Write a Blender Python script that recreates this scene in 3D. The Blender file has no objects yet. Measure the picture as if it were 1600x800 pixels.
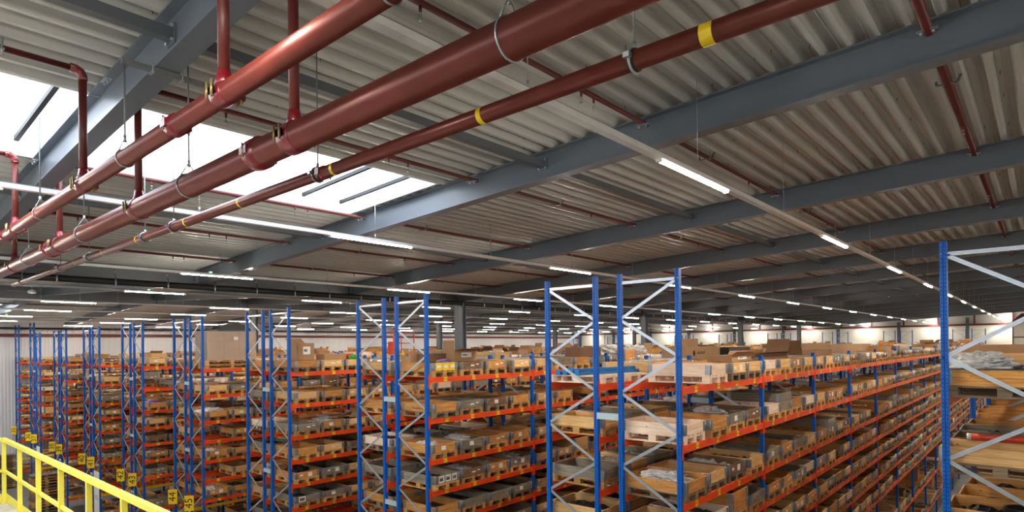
import bpy, math, random
import numpy as np
from mathutils import Matrix, Vector

SC = bpy.context.scene
COL = bpy.data.collections.new('hall'); SC.collection.children.link(COL)
LINK = COL.objects.link

# ------------------------------------------------------------------ measured layout
# metres; the camera stands at the origin of the hall grid, X along the rack ends, Y along the aisles
XD, Y0, HT = -4.505, 9.247, 1.245       # outer face row 0, rack ends, tall end frame top
PER, DEP, GAP = 6.284, 1.10, 0.509      # rack row period, rack depth, back-to-back gap
Z1, S1, S2 = -0.637, 0.967, 0.725       # first connector top, level steps
BAY, NBAY = 3.84, 18
FLOOR = -9.5
ZB, SL = 2.745, 0.0475                  # roof beam underside at X=0 and roof slope
HB = 0.42                               # beam height
VAL, RID, WL = -18.4, -37.2, -56.3      # valley, ridge, side wall
YG = 80.3                               # gable wall
BEAM_Y = [2.03 + 5.165 * n for n in range(-1, 15)]
LEV = [Z1, Z1 - S1, Z1 - 2 * S1] + [Z1 - 2 * S1 - S2 * i for i in range(1, 6)]   # L1..L8
LEV7 = LEV[:7]
L8, L9, L11 = LEV[7], Z1 - 2 * S1 - S2 * 6, Z1 - 2 * S1 - S2 * 8

def zroof(x):                           # underside of the beams
    if x > VAL: return ZB + SL * x
    if x > RID: return ZB + SL * VAL + SL * (VAL - x)
    return ZB + SL * VAL + SL * (VAL - RID) - SL * (RID - x)
def zdeck(x): return zroof(x) + HB

# ------------------------------------------------------------------ materials
def srgb(r, g, b):
    f = lambda c: c / 12.92 if c <= .04045 else ((c + .055) / 1.055) ** 2.4
    return (f(r / 255), f(g / 255), f(b / 255), 1)

class NT:
    def __init__(s, name):
        s.m = bpy.data.materials.new(name); s.m.use_nodes = True
        s.t = s.m.node_tree; s.n = s.t.nodes; s.b = s.n['Principled BSDF']; s.l = s.t.links.new
    def add(s, typ, **kw):
        n = s.n.new(typ)
        for k, v in kw.items():
            if k in n.inputs: n.inputs[k].default_value = v
            else: setattr(n, k, v)
        return n
    def noise(s, scale, mapping=(1, 1, 1), detail=4, src='Object', rough=.55):
        tc = s.add('ShaderNodeTexCoord'); mp = s.add('ShaderNodeMapping'); mp.inputs['Scale'].default_value = mapping
        s.l(tc.outputs[src], mp.inputs['Vector'])
        n = s.add('ShaderNodeTexNoise', Scale=scale, Detail=detail, Roughness=rough); s.l(mp.outputs[0], n.inputs['Vector'])
        return n
    def ramp(s, fac, stops):
        r = s.add('ShaderNodeValToRGB'); e = r.color_ramp.elements
        while len(e) < len(stops): e.new(.5)
        for i, (p, c) in enumerate(stops): e[i].position = p; e[i].color = c
        s.l(fac, r.inputs[0]); return r.outputs[0]
    def mix(s, fac, a, b, mode='MIX'):
        m = s.add('ShaderNodeMix', data_type='RGBA', blend_type=mode)
        for v, i in ((fac, 0), (a, 6), (b, 7)):
            if hasattr(v, 'links'): s.l(v, m.inputs[i])
            else: m.inputs[i].default_value = v
        return m.outputs[2]
    def math(s, op, a, b=0.0):
        m = s.add('ShaderNodeMath', operation=op)
        for v, i in ((a, 0), (b, 1)):
            if hasattr(v, 'links'): s.l(v, m.inputs[i])
            else: m.inputs[i].default_value = v
        return m.outputs[0]
    def bump(s, h, strength=.3, dist=.01):
        b = s.add('ShaderNodeBump', Strength=strength, Distance=dist); s.l(h, b.inputs['Height']); s.l(b.outputs[0], s.b.inputs['Normal'])

def plain(name, col, rough=.5, metal=0.0, var=.12, scale=3.0, mapping=(1, 1, 1), src='Object', spec=.5, bump=0):
    t = NT(name); n = t.noise(scale, mapping, 5, src)
    lo = tuple(c * (1 - var) for c in col[:3]) + (1,); hi = tuple(min(1, c * (1 + var)) for c in col[:3]) + (1,)
    t.l(t.ramp(n.outputs[0], [(.3, lo), (.7, hi)]), t.b.inputs['Base Color'])
    t.b.inputs['Roughness'].default_value = rough; t.b.inputs['Metallic'].default_value = metal
    t.b.inputs['Specular IOR Level'].default_value = spec
    if bump: t.bump(n.outputs[0], bump, .01)
    return t.m

def wood(name, base, dark, var=.35, knots=True, rough=.7):
    t = NT(name); oi = t.add('ShaderNodeObjectInfo')
    tc = t.add('ShaderNodeTexCoord'); ad = t.add('ShaderNodeVectorMath', operation='ADD')
    sc = t.add('ShaderNodeVectorMath', operation='SCALE'); t.l(oi.outputs['Location'], sc.inputs[0]); sc.inputs['Scale'].default_value = 1.7
    t.l(tc.outputs['Object'], ad.inputs[0]); t.l(sc.outputs[0], ad.inputs[1])
    mp = t.add('ShaderNodeMapping'); mp.inputs['Scale'].default_value = (1.6, 1.6, 26); t.l(ad.outputs[0], mp.inputs['Vector'])
    g = t.add('ShaderNodeTexNoise', Scale=1.6, Detail=6.0, Roughness=.6); t.l(mp.outputs[0], g.inputs['Vector'])
    c = t.ramp(g.outputs[0], [(.32, dark), (.5, tuple((a + b) / 2 for a, b in zip(base, dark))), (.68, base)])
    big = t.add('ShaderNodeTexNoise', Scale=2.2, Detail=2.0); t.l(ad.outputs[0], big.inputs['Vector'])
    c = t.mix(t.ramp(big.outputs[0], [(.35, (0, 0, 0, 1)), (.7, (.55, .55, .55, 1))]), c, dark)
    if knots:
        mp2 = t.add('ShaderNodeMapping'); mp2.inputs['Scale'].default_value = (3.2, 3.2, 7); t.l(ad.outputs[0], mp2.inputs['Vector'])
        v = t.add('ShaderNodeTexVoronoi', Scale=1.4); t.l(mp2.outputs[0], v.inputs['Vector'])
        k = t.ramp(v.outputs['Distance'], [(.05, (1, 1, 1, 1)), (.11, (0, 0, 0, 1))])
        c = t.mix(k, c, tuple(x * .35 for x in dark[:3]) + (1,))
    br = t.math('ADD', t.math('MULTIPLY', oi.outputs['Random'], var), 1 - var / 2)
    cc = t.add('ShaderNodeCombineColor'); [t.l(br, cc.inputs[i]) for i in range(3)]
    c = t.mix(1.0, c, cc.outputs[0], 'MULTIPLY')
    t.l(c, t.b.inputs['Base Color']); t.b.inputs['Roughness'].default_value = rough
    t.bump(g.outputs[0], .25, .004)
    return t.m

M = {}
M['deck'] = plain('painted_deck_sheet', srgb(186, 187, 184), .42, 0, .07, 1.2, (6, .25, 1))
M['steel'] = plain('grey_beam_paint', srgb(98, 106, 116), .36, 0, .05, 1.5)
M['steel_dark'] = plain('dark_grey_paint', srgb(84, 90, 96), .45, 0, .06, 1.5)
M['pipe'] = plain('red_brown_pipe_primer', srgb(108, 46, 38), .34, .25, .12, 4, spec=.6)
M['pipe_dark'] = plain('oxide_red_pipe_paint', srgb(92, 32, 27), .4, 0, .08, 4)
M['coupling'] = plain('wine_red_coupling_enamel', srgb(116, 12, 28), .3, 0, .08, 6, spec=.7)
M['tape'] = plain('yellow_marking_tape', srgb(232, 200, 20), .35, 0, .06, 10)
M['galv'] = plain('galvanised_steel', srgb(176, 182, 188), .34, .75, .12, 14)
M['galv_dark'] = plain('dull_galvanised_steel', srgb(120, 124, 126), .5, .6, .15, 14)
M['brass'] = plain('brass_bolt', srgb(150, 132, 92), .4, .6, .1, 10)
M['rubber'] = plain('black_rubber', srgb(22, 22, 23), .55, 0, .1, 6)
M['drain'] = plain('black_drain_plastic', srgb(20, 20, 21), .6, 0, .1, 3)
M['orange'] = plain('orange_beam_paint', srgb(236, 80, 22), .42, 0, .08, 5, (1, 1, 3))
M['shaded_conn'] = plain('connector_orange_paint_shaded', srgb(212, 52, 26), .42, 0, .06, 6)  # redder than the beams: shade on the connector ends put into the colour
M['blue_plain'] = plain('blue_rack_paint', srgb(20, 84, 172), .35, 0, .06, 3)
M['blue_bright'] = plain('light_blue_paint', srgb(24, 120, 190), .4, 0, .06, 3)
M['brace'] = plain('zinc_brace', srgb(186, 194, 204), .33, .65, .08, 9)
M['spacer'] = plain('zinc_spacer_plate', srgb(188, 204, 212), .45, .3, .04, 8)
M['yellow_tag'] = plain('yellow_label', srgb(246, 208, 20), .5, 0, .04, 9)
M['black_print'] = plain('black_print', srgb(22, 20, 18), .6, 0, .05, 9)
M['red_print'] = plain('red_print', srgb(190, 48, 40), .6, 0, .05, 9)
M['paper'] = plain('white_paper', srgb(236, 236, 232), .6, 0, .04, 9)
M['rail_yellow'] = plain('bright_yellow_railing_paint', srgb(228, 216, 78), .45, 0, .05, 5)
M['guard_yellow'] = plain('yellow_guard_paint', srgb(240, 190, 24), .45, 0, .05, 5)
M['girt'] = plain('oxide_red_girt_paint', srgb(98, 38, 32), .55, 0, .1, 2)
M['wall_white'] = plain('white_wall_panel', srgb(226, 226, 216), .5, 0, .03, .6)
M['wall_grey'] = plain('grey_wall_panel', srgb(178, 180, 178), .5, 0, .04, .6)
M['wall_sheet'] = plain('silver_white_wall_sheet', srgb(214, 214, 218), .45, 0, .04, .8, (1, 8, .4))
M['concrete'] = plain('floor_concrete', srgb(118, 116, 112), .55, 0, .12, .8)
M['concrete_light'] = plain('platform_concrete', srgb(188, 184, 174), .7, 0, .16, 7)
M['trunk'] = plain('light_trunking_white', srgb(226, 226, 226), .28, 0, .05, 5)
M['wl'] = wood('light_pine', srgb(242, 204, 142), srgb(208, 156, 94))
M['wo'] = wood('amber_pine', srgb(230, 170, 92), srgb(178, 116, 56))
M['wp'] = wood('fresh_pale_pine', srgb(250, 230, 208), srgb(228, 194, 164), .12)
M['wg'] = wood('greyed_wood', srgb(172, 160, 138), srgb(112, 102, 86))
M['wb'] = wood('brown_stained_wood', srgb(156, 118, 84), srgb(96, 68, 46))
M['pl'] = wood('pallet_pine', srgb(226, 180, 112), srgb(164, 118, 66), .5, False)
M['pg'] = wood('pallet_grey_wood', srgb(158, 138, 110), srgb(100, 84, 64), .4, False)
M['card'] = plain('brown_cardboard', srgb(168, 130, 94), .75, 0, .08, 4)
M['card_dark'] = plain('dark_cardboard', srgb(122, 88, 62), .75, 0, .08, 4)
M['black'] = plain('black_plastic', srgb(26, 26, 28), .35, 0, .1, 4)
M['dark_parts'] = plain('dark_metal_parts', srgb(58, 52, 48), .5, .2, .5, 22, bump=1)
M['green'] = plain('green_plastic', srgb(40, 170, 60), .4)
M['lilac'] = plain('lilac_film', srgb(170, 140, 200), .35, 0, .2, 9)
M['machine_red'] = plain('machine_orange_red', srgb(206, 66, 40), .4)

def film():
    t = NT('clear_stretch_film'); n = t.noise(9, (1, 1, 1), 6)
    t.b.inputs['Base Color'].default_value = (.9, .9, .9, 1); t.b.inputs['Roughness'].default_value = .12
    t.b.inputs['Alpha'].default_value = .22; t.bump(n.outputs[0], 1.0, .03); return t.m
M['film'] = film()
def bagm():
    t = NT('milky_plastic_bag'); n = t.noise(14, (1, 1, 1), 6)
    t.l(t.ramp(n.outputs[0], [(.3, srgb(182, 180, 178)), (.7, srgb(244, 243, 240))]), t.b.inputs['Base Color'])
    t.b.inputs['Roughness'].default_value = .25; t.bump(n.outputs[0], .9, .03); return t.m
M['bag'] = bagm()
def emis(name, col, s):
    t = NT(name); t.b.inputs['Base Color'].default_value = (.9, .9, .9, 1)
    t.b.inputs['Emission Color'].default_value = col; t.b.inputs['Emission Strength'].default_value = s; return t.m
M['lamp'] = emis('led_strip_light', (1.0, .90, .76, 1), 170)
M['green_led'] = emis('green_indicator', (.1, 1, .35, 1), 6)
def pane():
    m = bpy.data.materials.new('rooflight_pane'); m.use_nodes = True; t = m.node_tree; t.nodes.clear()
    o = t.nodes.new('ShaderNodeOutputMaterial'); mx = t.nodes.new('ShaderNodeMixShader'); a = t.nodes.new('ShaderNodeBsdfTransparent')
    b = t.nodes.new('ShaderNodeBsdfTranslucent'); a.inputs[0].default_value = (.95, .97, 1, 1); b.inputs[0].default_value = (.95, .97, 1, 1)
    mx.inputs[0].default_value = .35; t.links.new(a.outputs[0], mx.inputs[1]); t.links.new(b.outputs[0], mx.inputs[2]); t.links.new(mx.outputs[0], o.inputs[0])
    return m
M['pane'] = pane()
def blue_holes():
    t = NT('blue_rack_paint_punched'); tc = t.add('ShaderNodeTexCoord'); sp = t.add('ShaderNodeSeparateXYZ'); t.l(tc.outputs['Object'], sp.inputs[0])
    z = t.math('FRACT', t.math('MULTIPLY', sp.outputs[2], 1 / .05)); zz = t.math('LESS_THAN', t.math('ABSOLUTE', t.math('SUBTRACT', z, .5)), .16)
    def col(ax):
        a = t.math('ABSOLUTE', sp.outputs[ax]); return t.math('LESS_THAN', t.math('ABSOLUTE', t.math('SUBTRACT', a, .021)), .0055)
    hole = t.math('MULTIPLY', zz, t.math('MAXIMUM', col(0), col(1)))
    n = t.noise(4)
    base = t.ramp(n.outputs[0], [(.3, srgb(0, 86, 178)), (.7, srgb(0, 100, 198))])
    t.l(t.mix(hole, base, (.004, .006, .02, 1)), t.b.inputs['Base Color']); t.b.inputs['Roughness'].default_value = .42; t.b.inputs['Specular IOR Level'].default_value = .3
    return t.m
M['blue'] = blue_holes()

# ------------------------------------------------------------------ mesh helpers
class MB:
    def __init__(s): s.v = []; s.f = []; s.mi = []; s.sm = []; s.mats = []
    def _m(s, m):
        if m not in s.mats: s.mats.append(m)
        return s.mats.index(m)
    def raw(s, vs, fs, m, smooth=False):
        o = len(s.v); s.v += [tuple(v) for v in vs]; s.f += [tuple(i + o for i in f) for f in fs]
        k = s._m(m); s.mi += [k] * len(fs); s.sm += [smooth] * len(fs); return s
    def box(s, x0, x1, y0, y1, z0, z1, m):
        return s.raw([(x0, y0, z0), (x1, y0, z0), (x1, y1, z0), (x0, y1, z0), (x0, y0, z1), (x1, y0, z1), (x1, y1, z1), (x0, y1, z1)],
                     [(3, 2, 1, 0), (4, 5, 6, 7), (0, 1, 5, 4), (1, 2, 6, 5), (2, 3, 7, 6), (3, 0, 4, 7)], m)
    def bar(s, p, q, w, h, m, up=(0, 0, 1)):
        p = Vector(p); q = Vector(q); d = (q - p).normalized(); up = Vector(up)
        a = d.cross(up)
        if a.length < 1e-4: a = d.cross(Vector((0, 1, 0)))
        a.normalize(); b = a.cross(d).normalized(); vs = []
        for c in (p, q):
            for i, j in ((-1, -1), (1, -1), (1, 1), (-1, 1)): vs.append(c + a * (i * w / 2) + b * (j * h / 2))
        return s.raw(vs, [(3, 2, 1, 0), (4, 5, 6, 7), (0, 1, 5, 4), (1, 2, 6, 5), (2, 3, 7, 6), (3, 0, 4, 7)], m)
    def tube(s, pts, r, m, n=12, caps=True, closed=False):
        pts = [Vector(p) for p in pts]; L = len(pts); vs = []; fs = []; ref = None
        for i, p in enumerate(pts):
            if closed: d = (pts[(i + 1) % L] - pts[i - 1]).normalized()
            else: d = (pts[min(i + 1, L - 1)] - pts[max(i - 1, 0)]).normalized()
            if ref is None:
                ref = Vector((0, 0, 1)) if abs(d.z) < .9 else Vector((1, 0, 0))
            a = d.cross(ref).normalized(); b = a.cross(d).normalized(); ref = b
            rr = r[i] if isinstance(r, (list, tuple)) else r
            for k in range(n):
                t = 2 * math.pi * k / n; vs.append(p + a * (rr * math.cos(t)) + b * (rr * math.sin(t)))
        for i in range(L if closed else L - 1):
            j = (i + 1) % L
            for k in range(n):
                fs.append((i * n + k, i * n + (k + 1) % n, j * n + (k + 1) % n, j * n + k))
        if caps and not closed:
            fs.append(tuple(range(n))[::-1]); fs.append(tuple((L - 1) * n + k for k in range(n)))
        return s.raw(vs, fs, m, True)
    def ring(s, c, ax, R, r, m, n=20, k=6):
        c = Vector(c); ax = Vector(ax).normalized(); u = ax.cross(Vector((0, 0, 1)) if abs(ax.z) < .9 else Vector((1, 0, 0))).normalized(); w = ax.cross(u)
        return s.tube([c + u * (R * math.cos(2 * math.pi * i / n)) + w * (R * math.sin(2 * math.pi * i / n)) for i in range(n)], r, m, k, closed=True)
    def mesh(s, name):
        me = bpy.data.meshes.new(name); me.from_pydata(s.v, [], s.f)
        for m in s.mats: me.materials.append(M[m])
        me.polygons.foreach_set('material_index', s.mi); me.polygons.foreach_set('use_smooth', s.sm); me.update(); return me
    def build(s, name, parent=None, loc=None, **kw):
        return place(s.mesh(name), name, parent, loc, **kw)

def place(me, name, parent=None, loc=None, rz=0, **kw):
    o = bpy.data.objects.new(name, me); LINK(o)
    if parent is not None: o.parent = parent
    if loc is not None: o.location = loc
    if rz: o.rotation_euler = (0, 0, rz)
    for k, v in kw.items(): o[k] = v
    return o
def thing(name, label, cat, loc=(0, 0, 0), group=None, rz=0):
    o = bpy.data.objects.new(name, None); LINK(o); o.location = loc; o.empty_display_size = .1
    if rz: o.rotation_euler = (0, 0, rz)
    o['label'] = label; o['category'] = cat
    if group: o['group'] = group
    return o
ORD = 'first second third fourth fifth sixth seventh eighth ninth tenth eleventh twelfth thirteenth fourteenth fifteenth sixteenth seventeenth eighteenth'.split()

_txt = {}
def text_geo(s, size):
    key = (s, size)
    if key not in _txt:
        c = bpy.data.curves.new('lettering', 'FONT'); c.body = s; c.size = size; c.align_x = 'CENTER'; c.align_y = 'CENTER'; c.extrude = .0006
        o = bpy.data.objects.new('lettering', c); LINK(o); dg = bpy.context.evaluated_depsgraph_get()
        me = bpy.data.meshes.new_from_object(o.evaluated_get(dg))
        _txt[key] = ([tuple(v.co) for v in me.vertices], [tuple(p.vertices) for p in me.polygons])
        bpy.data.objects.remove(o); bpy.data.curves.remove(c); bpy.data.meshes.remove(me)
    return _txt[key]
def letter(mb, s, size, org, ux, uy, m):
    vs, fs = text_geo(s, size); ux = Vector(ux); uy = Vector(uy); un = ux.cross(uy); org = Vector(org)
    mb.raw([org + ux * v[0] + uy * v[1] + un * v[2] for v in vs], fs, m)

RND = random.Random(7)

# ------------------------------------------------------------------ camera
F, yaw, pitch, roll, ypp = 947.9, math.radians(41.272), math.radians(.168), math.radians(-.683), 538.2
def camera():
    cy, sy = math.cos(yaw), math.sin(yaw)
    f = Vector((-sy * math.cos(pitch), cy * math.cos(pitch), math.sin(pitch))); r = Vector((cy, sy, 0)); u = r.cross(f)
    r2 = r * math.cos(roll) + u * math.sin(roll); u2 = -r * math.sin(roll) + u * math.cos(roll)
    c = bpy.data.cameras.new('camera'); o = bpy.data.objects.new('camera', c); LINK(o)
    o.matrix_world = Matrix(((r2.x, u2.x, -f.x, 0), (r2.y, u2.y, -f.y, 0), (r2.z, u2.z, -f.z, 0), (0, 0, 0, 1)))
    c.sensor_width = 36; c.lens = F / 1600 * 36; c.shift_y = (ypp - 400) / 1600; c.clip_start = .05; c.clip_end = 300
    SC.camera = o
camera()

# ------------------------------------------------------------------ shell
def struct(mb, name, **kw): return mb.build(name, None, kind='structure', **kw)

SKX0, SKX1, SKY0, SKY1 = -10.27, -7.69, -7.4, 6.98
SK2 = (-49.0, -44.6, -1.5, 6.98)
def deck():
    P = .26; prof = [(0, 0), (.052, 0), (.084, .10), (.140, .10), (.150, .09), (.162, .09), (.172, .10), (.228, .10), (.26, 0)]
    mb = MB(); vs = []; fs = []
    def strip(xa, xb, ya, yb):
        n0 = math.ceil((xa - .5) / P)
        pts = []
        n = int(round((xb - xa) / P))
        for i in range(n):
            for (u, h) in prof[:-1]: pts.append((xa + i * P + u, h))
        pts.append((xa + n * P, 0))
        base = len(vs)
        for (x, h) in pts:
            z = zdeck(x) + h; vs.append((x, ya, z)); vs.append((x, yb, z))
        for i in range(len(pts) - 1):
            a = base + 2 * i; fs.append((a, a + 1, a + 3, a + 2))
    x = -2.30 + P * 20  # ribs pass through the measured rib lines
    x_hi = -2.30 + P * 41; x_lo = WL - .3
    edges = []
    def q(v): return -2.30 + P * round((v + 2.30) / P)
    a0, a1 = q(SKX0), q(SKX1); b0, b1 = q(SK2[0]), q(SK2[1])
    strip(a1, x_hi, -9.2, YG + .3)
    strip(a0, a1, SKY1, YG + .3); strip(a0, a1, -9.2, SKY0)
    strip(b1, a0, -9.2, YG + .3)
    strip(b0, b1, SK2[3], YG + .3); strip(b0, b1, -9.2, SK2[2])
    strip(q(x_lo), b0, -9.2, YG + .3)
    mb.raw(vs, fs, 'deck'); ceil = struct(mb, 'ceiling')
    sc = MB(); r = random.Random(9)
    for i in range(-40, 9):
        xr = -2.30 + P * i + r.choice((.11, .2, .11))
        for n in range(1, 16):
            if r.random() < .5: continue
            y = 1.0 + n * 1.18 + r.uniform(-.3, .3); x = xr + r.uniform(-.01, .01)
            if a0 < x < a1 and y < SKY1: continue
            z = zdeck(x) + .10; sc.tube([(x, y, z + .005), (x + r.uniform(-.006, .006), y, z - .045)], .0035, 'rubber', 5)
    sc.build('screw_tips', ceil, kind='stuff')
    # rooflight curbs, glazing and glazing bars
    for n, (X0, X1, Ya, Yb) in enumerate(((a0, a1, SKY0, SKY1), (b0, b1, SK2[2], SK2[3]))):
        c = MB(); zt = .32
        for (xa, xb, ya, yb) in ((X0 - .03, X0, Ya, Yb), (X1, X1 + .03, Ya, Yb)):
            za, zb_ = zdeck(xa), zdeck(xb)
            c.raw([(xa, ya, za - .02), (xb, ya, zb_ - .02), (xb, yb, zb_ - .02), (xa, yb, za - .02), (xa, ya, za + zt), (xb, ya, zb_ + zt), (xb, yb, zb_ + zt), (xa, yb, za + zt)],
                  [(3, 2, 1, 0), (4, 5, 6, 7), (0, 1, 5, 4), (1, 2, 6, 5), (2, 3, 7, 6), (3, 0, 4, 7)], 'trunk')
        for y in (Ya, Yb):
            c.raw([(X0, y - .02, zdeck(X0)), (X1, y - .02, zdeck(X1)), (X1, y + .02, zdeck(X1)), (X0, y + .02, zdeck(X0)),
                   (X0, y - .02, zdeck(X0) + zt), (X1, y - .02, zdeck(X1) + zt), (X1, y + .02, zdeck(X1) + zt), (X0, y + .02, zdeck(X0) + zt)],
                  [(3, 2, 1, 0), (4, 5, 6, 7), (0, 1, 5, 4), (1, 2, 6, 5), (2, 3, 7, 6), (3, 0, 4, 7)], 'trunk')
        fr = struct(c, 'window_%d' % (n + 1))
        g = MB(); g.raw([(X0, Ya, zdeck(X0) + .25), (X1, Ya, zdeck(X1) + .25), (X1, Yb, zdeck(X1) + .25), (X0, Yb, zdeck(X0) + .25)], [(0, 1, 2, 3)], 'pane'); g.build('glass_pane', fr)
        for y in ((-6, -4.6, -3.2, -1.8, -.4, 1.75, 3.15, 4.55, 5.95, 6.75) if n == 0 else (.3, 1.9, 3.4, 4.9, 6.3)):
            b = MB(); b.bar((X0, y, zdeck(X0) + .2), (X1, y, zdeck(X1) + .2), .055, .06, 'drain'); b.build('glazing_bar', fr)  # backlit darkness of the bars is put into their black colour
deck()

def shell():
    mb = MB(); mb.box(WL - .5, 8.5, -9.5, YG + .5, FLOOR - .3, FLOOR, 'concrete'); struct(mb, 'floor')
    # side wall: vertical ribbed sheet
    mb = MB(); vs = []; fs = []; y = -9.0; i = 0; P = .2
    pts = []
    while y < YG + .2:
        for u, d in ((0, 0), (.07, 0), (.09, .025), (.18, .025)): pts.append((y + u, d))
        y += P
    for (yy, d) in pts: vs.append((WL + d, yy, FLOOR)); vs.append((WL + d, yy, zdeck(WL) + .3))
    for i in range(len(pts) - 1): fs.append((2 * i, 2 * i + 2, 2 * i + 3, 2 * i + 1))
    mb.raw(vs, fs, 'wall_sheet'); struct(mb, 'wall_left')
    # gable wall: white below the girt, grey above
    mb = MB(); mb.box(WL, 8.4, YG, YG + .2, FLOOR, 1.62, 'wall_white')
    for xa, xb in ((WL, RID), (RID, VAL), (VAL, 8.4)):
        za, zb_ = zdeck(xa + .001) + .15, zdeck(xb - .001) + .15
        mb.raw([(xa, YG + .02, 1.62), (xb, YG + .02, 1.62), (xb, YG + .2, 1.62), (xa, YG + .2, 1.62), (xa, YG + .02, za), (xb, YG + .02, zb_), (xb, YG + .2, zb_), (xa, YG + .2, za)],
               [(3, 2, 1, 0), (4, 5, 6, 7), (0, 1, 5, 4), (1, 2, 6, 5), (2, 3, 7, 6), (3, 0, 4, 7)], 'wall_grey')
    struct(mb, 'wall_back')
    mb = MB(); mb.box(8.2, 8.4, -9.2, YG, FLOOR, zdeck(8.2) + .1, 'wall_white'); struct(mb, 'wall_right')
    mb = MB(); mb.box(WL, 8.2, -9.3, -9.1, FLOOR, .9, 'wall_white'); mb.box(WL, 8.2, -9.3, -9.1, 1.9, 3.8, 'wall_white'); mb.box(WL, -34, -9.3, -9.1, .9, 1.9, 'wall_white'); mb.box(5, 8.2, -9.3, -9.1, .9, 1.9, 'wall_white')
    for i in range(14): mb.box(-34 + 3 * i - .05, -34 + 3 * i + .05, -9.3, -9.1, .9, 1.9, 'steel_dark')  # unseen opening strip with mullions, added to let in light from the camera side
    struct(mb, 'wall_front')
    mb = MB(); mb.box(WL + .05, 2.5, YG - .14, YG - .002, 1.60, 1.80, 'girt'); struct(mb, 'trim_1')
    x = -2.36; n = 2
    while x > WL:
        mb = MB(); mb.box(x - .07, x + .07, YG - .12, YG - .002, 1.80, zdeck(x) - .02, 'girt'); struct(mb, 'trim_%d' % n); n += 1; x -= 3.166
    mb = MB(); mb.box(WL + .03, WL + .15, 3.2, YG - .16, 1.10, 1.34, 'girt'); struct(mb, 'trim_%d' % n)
shell()

# ------------------------------------------------------------------ roof steel
def ibeam(mb, p, q, h, w, tf, tw, m):
    """I section from p to q (centre of the underside), kept upright."""
    p = Vector(p); q = Vector(q); d = q - p; s = Vector((-d.y, d.x, 0)).normalized()
    def slab(w_, z0, z1):
        vs = []
        for c in (p, q):
            for i, z in ((-1, z0), (1, z0), (1, z1), (-1, z1)): vs.append((c.x + s.x * i * w_ / 2, c.y + s.y * i * w_ / 2, c.z + z))
        mb.raw(vs, [(3, 2, 1, 0), (4, 5, 6, 7), (0, 1, 5, 4), (1, 2, 6, 5), (2, 3, 7, 6), (3, 0, 4, 7)], m)
    slab(w, 0, tf); slab(tw, tf, h - tf); slab(w, h - tf, h)
def bolt(mb, c, ax, m='galv', r=.014, l=.03):
    c = Vector(c); ax = Vector(ax); mb.tube([c, c + ax * l], r, m, 6)

SLOPES = [(VAL + .12, 8.1, 'rising from the valley'), (RID + .12, VAL - .12, 'between valley and ridge girders'), (WL + .25, RID - .12, 'beyond the ridge girder')]
for n, y in enumerate(BEAM_Y):
    for si, (xa, xb, where) in enumerate(SLOPES):
        if n == 0 and si: continue
        t = thing('roof_beam', f'grey steel roof beam, {ORD[n]} across the hall, {where}', 'beam', ((xa + xb) / 2, y, zroof((xa + xb) / 2)), 'grey steel roof beams under the ribbed deck')
        cx, cz = (xa + xb) / 2, zroof((xa + xb) / 2)
        mb = MB(); ibeam(mb, (xa - cx, 0, zroof(xa) - cz), (xb - cx, 0, zroof(xb) - cz), HB - .004, .2, .016, .01, 'steel'); mb.build('i_section', t)
        for x, sg in ((xa, 1), (xb, -1)):
            if x > 0: continue
            e = MB(); e.box(x - cx - .008, x - cx + .008, -.11, .11, zroof(x) - cz - .01, zroof(x) - cz + HB - .02, 'steel')
            for a in (-.07, .07):
                for b in (.08, .2, .32): bolt(e, (x - cx + .008 * sg, a, zroof(x) - cz + b), (sg, 0, 0))
            e.build('end_plate', t)
for gi, (x, z0, z1, lab) in enumerate(((VAL, 1.75, 2.27, 'deep valley girder carrying the roof beams above the black drain pipe'), (RID, 2.55, 3.17, 'deep ridge girder along the far half of the hall'))):
    t = thing('main_girder', lab, 'girder', (x, 0, z0))
    mb = MB(); ibeam(mb, (0, -3, 0), (0, YG - .2, 0), z1 - z0, .22, .02, .014, 'steel_dark'); mb.build('i_section', t)
    for y in BEAM_Y[1:]:
        e = MB()
        for sg in (-1, 1): e.box(sg * .06 - .05, sg * .06 + .05, y - .006, y + .006, .02, z1 - z0 - .02, 'steel_dark')
        e.build('stiffener', t)
# columns
for (x, ztop, ys, lab) in ((VAL, 1.75, (2.2, 17.7, 33.3, 48.9, 64.4, 79.7), 'under the valley girder'), (RID, 2.55, (17.9, 33.4, 49.0, 64.8, 79.7), 'under the ridge girder')):
    for i, y in enumerate(ys):
        t = thing('steel_column', f'grey steel column {lab}, {ORD[i]} from the rack ends', 'column', (x, y, FLOOR), 'grey steel columns')
        mb = MB(); L = ztop - FLOOR
        mb.box(-.15, .15, -.2, -.18, .02, L, 'steel'); mb.box(-.15, .15, .18, .2, .02, L, 'steel'); mb.box(-.008, .008, -.18, .18, .02, L, 'steel'); mb.build('shaft', t)
        b = MB(); b.box(-.22, .22, -.26, .26, 0, .02, 'steel_dark')
        for a in (-.18, .18):
            for c in (-.22, .22): bolt(b, (a, c, .02), (0, 0, 1))
        b.build('base_plate', t)
for i in range(9):
    x = -6.1 - 6.2 * i
    if abs(x - VAL) < 1 or abs(x - RID) < 1: continue
    t = thing('gable_column', f'grey steel column standing against the white end wall, {ORD[i]} along it', 'column', (x, YG - .32, FLOOR), 'columns at the end wall')
    L = zroof(x) - FLOOR; mb = MB(); mb.box(-.14, .14, -.16, -.145, 0, L, 'steel_dark'); mb.box(-.14, .14, .13, .145, 0, L, 'steel_dark'); mb.box(-.008, .008, -.145, .13, 0, L, 'steel_dark'); mb.build('shaft', t)
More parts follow.
